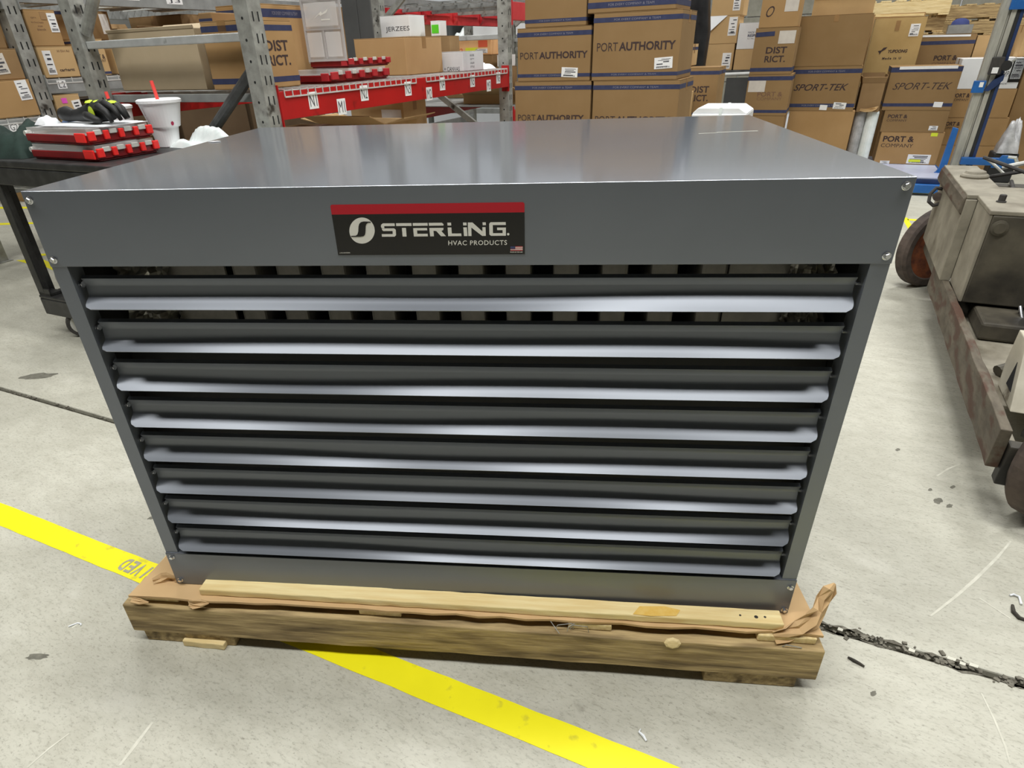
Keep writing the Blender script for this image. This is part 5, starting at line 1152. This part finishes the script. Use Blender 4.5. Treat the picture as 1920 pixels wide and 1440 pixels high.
caster(0.165, 0.052, 60); caster(CL-0.10, 0.055, 30); caster(0.10, CW-0.06, 40); caster(CL-0.10, CW-0.06, 0)
# spare pale wheel leaning behind the leg on the bottom tray
sw = thing('spare_wheel', 'pale gray spare wheel lying on the cart bottom tray behind its leg', 'wheel', (-2.655, 0.945, 0.2005))
MB().lathe([(0.03, 0.045), (0.065, 0.04), (0.074, 0.03), (0.074, 0.016), (0.065, 0.006), (0.03, 0.0)], 26, M=Matrix.Translation((0, 0, 0.0745)) @ Matrix.Rotation(math.radians(75), 4, 'X') @ Matrix.Translation((0, 0, -0.022))).build('tread', CASTERGRAY, sw)
# ---- small-parts organizers
def organiser(label, w_, d, h, loc, rz, group, open_lid=False, red=TRAYDARK, latch=LATCH):
    t = thing('parts_organizer', label, 'organizer', loc, rz, group)
    b = MB(); x = w_/2
    prof = [(0.004, 0), (0, 0.006), (0, h*0.55), (0.004, h*0.62)]
    b.box(-x+0.006, x-0.006, 0.006, d-0.004, 0, h*0.12).box(-x, x, 0, d, h*0.12, h*0.58)
    b.build('base_tray', red, t, bevel=0.004)
    if not open_lid:
        l = MB(); l.box(-x+0.002, x-0.002, 0.002, d-0.002, h*0.585, h*0.62).box(-x+0.008, x-0.008, 0.010, d-0.008, h*0.62, h*0.96); l.build('clear_lid', CLEAR, t, bevel=0.006)
    else:
        b2 = MB().box(-x+0.01, x-0.01, 0.012, d-0.012, h*0.585, h*0.60).build('compartment_floor', TRAYDARK, t)
        ll = 0.40; l = MB()
        lid = MB(); lid.box(-x-0.002, -x+0.004, 0.004, d-0.004, h*0.62, h*0.62+ll); lo = lid.build('clear_lid', CLEAR, t, bevel=0.002)
        fr = MB()
        for (y0, y1, z0, z1) in ((0, 0.010, 0, ll), (d-0.010, d, 0, ll), (0.010, d-0.010, 0, 0.010), (0.010, d-0.010, ll-0.010, ll), (0.012, d-0.012, ll*0.345, ll*0.36), (0.012, d-0.012, ll*0.66, ll*0.675), (d*0.5-0.004, d*0.5+0.004, 0.012, ll*0.34), (d*0.5-0.004, d*0.5+0.004, ll*0.68, ll-0.012)):
            fr.box(-x-0.010, -x-0.002, y0, y1, h*0.62+z0, h*0.62+z1)
        fr.build('lid_rib', CLEARFRAME, lo)
        for (y0, y1, z0, z1) in ((0.018, d*0.5-0.012, 0.02, ll*0.32), (d*0.5+0.012, d-0.018, 0.02, ll*0.32), (0.022, d-0.022, ll*0.385, ll*0.635), (0.018, d*0.5-0.012, ll*0.70, ll-0.02), (d*0.5+0.012, d-0.018, ll*0.70, ll-0.02)):
            MB().box(-x-0.014, -x-0.0105, y0, y1, h*0.62+z0, h*0.62+z1).build('lid_compartment', CLEAR, lo, bevel=0.003)
        c = h*0.62+ll*0.51; k = d*0.5
        em = MB(); X = -x-0.0148
        em.add([(X, k+0.05, c-0.02), (X, k-0.005, c+0.012), (X, k-0.012, c+0.004), (X, k-0.05, c+0.022), (X, k-0.04, c+0.006), (X, k+0.0, c-0.006), (X, k+0.008, c+0.0)], [tuple(range(7))])
        em.add([(X, k-0.055, c-0.026), (X, k+0.0, c-0.026), (X, k+0.0, c-0.020), (X, k-0.055, c-0.020)], [(0, 1, 2, 3)])
        em.build('lid_emblem', STKWHITE, lo)
    n = 5
    for i in range(n):
        xx = -x*0.92 + (w_*0.92)*i/(n-1); big = i in (0, n-1); ww = w_*0.075 if not big else w_*0.10
        xx = min(max(xx, -x+ww/2), x-ww/2)
        lt = MB(); lt.box(xx-ww/2, xx+ww/2, -0.012, 0.0, h*0.25, h*0.80); lt.build('latch', latch, t, bevel=0.003)
    for i in range(n-1):
        xx = -x*0.69 + (w_*0.69)*i/(n-2)
        MB().box(xx-0.016, xx+0.016, -0.006, 0.0, h*0.56, h*0.86).build('lid_tab', CASTERGRAY, t, bevel=0.002)
    # end grips
    for s_ in (-1, 1):
        g = MB(); g.box(*sorted((s_*x, s_*(x+0.008))), d*0.02, d*0.17, h*0.15, h*0.72); g.build('corner_grip', latch, t, bevel=0.003)
    hp = MB()
    for s_ in (-1, 1):
        hp.lathe([(0.010, -0.012), (0.010, 0.012)], 10, M=Matrix.Translation((s_*x*0.9, d+0.004, h*0.6)) @ Matrix.Rotation(math.pi/2, 4, 'Y'))
    stuff(hp.build('hinge_knuckle', CASTERGRAY, t))
    return t
G1 = 'red parts organizers'
organiser('red latched organizer with clear lid, lower of two on the black cart', 0.285, 0.415, 0.060, (-2.075, 1.045, 0.8005), 90, G1)
organiser('red latched organizer with clear lid, upper of two under the black glove', 0.285, 0.415, 0.060, (-2.085, 1.040, 0.8612), 88, G1)
organiser('closed red organizer on the red-beam shelf, under the open one', 0.56, 0.30, 0.062, (-1.750, 2.26, ZS), 94, G1, latch=TRAYWORN)
organiser('open red organizer with its clear lid standing upright', 0.40, 0.24, 0.050, (-1.80, 2.42, ZS+0.0622), 92, G1, open_lid=True, latch=TRAYWORN)
# ---- paper and glove on top of the organizers
pp = thing('paper_stack', 'loose white paper sheets under the black glove on the organizer', 'paper', (-2.28, 1.05, 0.9203), 4)
for i in range(3):
    MB().box(-0.17+0.01*i, 0.20-0.02*i, -0.10, 0.12-0.01*i, 0.0015*i, 0.0015*i+0.0012, M=Matrix.Rotation(0.05*i, 4, 'Z')).build('sheet', PAPER, pp)
heap('blue_rag', 'small blue denim rag left of the black glove', 'rag', (-2.47, 1.12, 0.9205), 0.035, 0.04, 0.035, CLOTHBLUE, 14)
heap('paper_wad', 'crumpled white paper wad at the left of the glove', 'paper', (-2.50, 1.02, 0.9203), 0.04, 0.035, 0.04, PAPER, 15)
gl = thing('work_glove', 'black work glove with neon yellow patches on the stacked organizers', 'glove', (-2.24, 1.06, 0.9255))
MB().tube([(-0.20, 0.0, 0.030), (-0.17, 0.0, 0.032), (-0.13, 0.0, 0.026), (-0.08, 0.0, 0.028), (-0.02, 0.0, 0.036), (0.04, 0.0, 0.044), (0.09, 0.0, 0.045), (0.12, 0, 0.04)], [0.026, 0.030, 0.022, 0.026, 0.034, 0.042, 0.040, 0.028], 14).build('palm', GLOVE, gl, smooth=True)
for i, (y, l, z, bend) in enumerate(((-0.040, 0.085, 0.054, 0.046), (-0.014, 0.105, 0.064, 0.050), (0.014, 0.10, 0.066, 0.050), (0.038, 0.08, 0.060, 0.045))):
    MB().tube([(0.07, y*0.8, z), (0.07+l*0.35, y, z+0.008), (0.07+l*0.75, y, z-0.010), (0.07+l, y*1.05, z-bend)], [0.015, 0.015, 0.013, 0.008], 10).build('finger', GLOVE, gl, smooth=True)
MB().tube([(0.00, -0.035, 0.03), (0.045, -0.058, 0.03), (0.085, -0.060, 0.018), (0.105, -0.052, 0.012)], [0.016, 0.016, 0.014, 0.009], 10).build('finger', GLOVE, gl, smooth=True)
MB().lathe([(0.002, 0.0), (0.016, 0.002), (0.018, 0.004), (0.002, 0.006)], 12, M=Matrix.Translation((0.055, -0.044, 0.035)) @ Matrix.Rotation(math.pi/2, 4, 'X') @ Matrix.Scale(1.7, 4, (0, 1, 0))).build('neon_patch', NEON, gl)
for x, y in ((0.02, -0.01), (0.055, 0.0), (0.09, 0.005), (0.12, 0.01)):
    MB().lathe([(0.001, 0.006), (0.014, 0.003), (0.018, -0.004)], 10, M=Matrix.Translation((x, y-0.004, 0.079 if x < 0.1 else 0.076)) @ Matrix.Scale(1.3, 4, (0, 1, 0))).build('neon_patch', NEON, gl)
# ---- cups
def cup(label, u, v, z, h, r0, r1, lid=True, straw=None, prints=False):
    t = thing('drink_cup', label, 'cup', (u, v, z), 0, 'white drink cups on the cart')
    MB().lathe([(r0*0.94, 0), (r0, 0.003), (r1, h), (r1+0.003, h+0.003), (r1-0.002, h+0.003)], 32).build('cup_body', FOAM, t, smooth=False)
    if lid: MB().lathe([(r1+0.006, h+0.0035), (r1+0.007, h+0.014), (r1-0.002, h+0.019), (r1-0.012, h+0.016), (0.003, h+0.016)], 32).build('cup_lid', FOAM, t)
    if straw: MB().tube([(0.0, 0, h-0.02), (straw[0]*0.6, 0, h+0.05), (straw[0], 0, h+straw[1])], 0.0075, 10).build('straw', STRAW, t)
    if prints:
        def onc(a, zz):
            r = r0+(r1-r0)*zz/h+0.0008; return (r*math.sin(a), -r*math.cos(a), zz)
        b = MB()
        add_text(b, "raising cane's", 0, 0, 1, 1, fn=lambda a, c: onc(math.radians(-10)+c*0.13, h*0.52-a*h*0.72)); b.build('cup_lettering', CUPPRINT, t)
        n = 14; b = MB(); b.add([onc(math.radians(78)+0.10*math.cos(2*math.pi*k/n), h*0.17+0.0085*math.sin(2*math.pi*k/n)) for k in range(n)], [tuple(range(n))]); b.build('cup_emblem', CUPRED, t)
    return t
cup('empty white foam cup at the base of the stacked pair', -2.20, 1.345, 0.8005, 0.078, 0.047, 0.060, lid=False)
cup('white foam cup with lid and red straw, upper of the stacked pair', -2.19, 1.345, 0.8820, 0.094, 0.064, 0.086, straw=(-0.012, 0.088), prints=True)
cup('white foam cup with lid and red straw behind the glove', -2.535, 1.36, 0.8005, 0.148, 0.066, 0.082, straw=(-0.006, 0.075))
# ---- bags on the cart
heap('cloth_bag', 'dark green cloth bag at the left end of the black cart', 'bag', (-2.68, 1.00, 0.8005), 0.125, 0.14, 0.15, BAGGREEN, 17, 10, 24, 20, 0.45)
heap('cloth_bag', 'black folded cloth behind the dark green bag on the cart', 'bag', (-2.69, 1.27, 0.8005), 0.055, 0.07, 0.12, GLOVE, 18, 20)
heap('plastic_sack', 'crumpled clear white plastic bag on the cart by the heater edge', 'sack', (-1.94, 1.362, 0.8005), 0.21, 0.068, 0.075, PLASTIC, 19, -4, 34, 16, 0.7)
kb = carton('small kraft box between the organizers and the stacked cups', 0.06, 0.05, 0.05, (-2.27, 1.285, 0.8005), 12, m=CARD_B, tape=False)
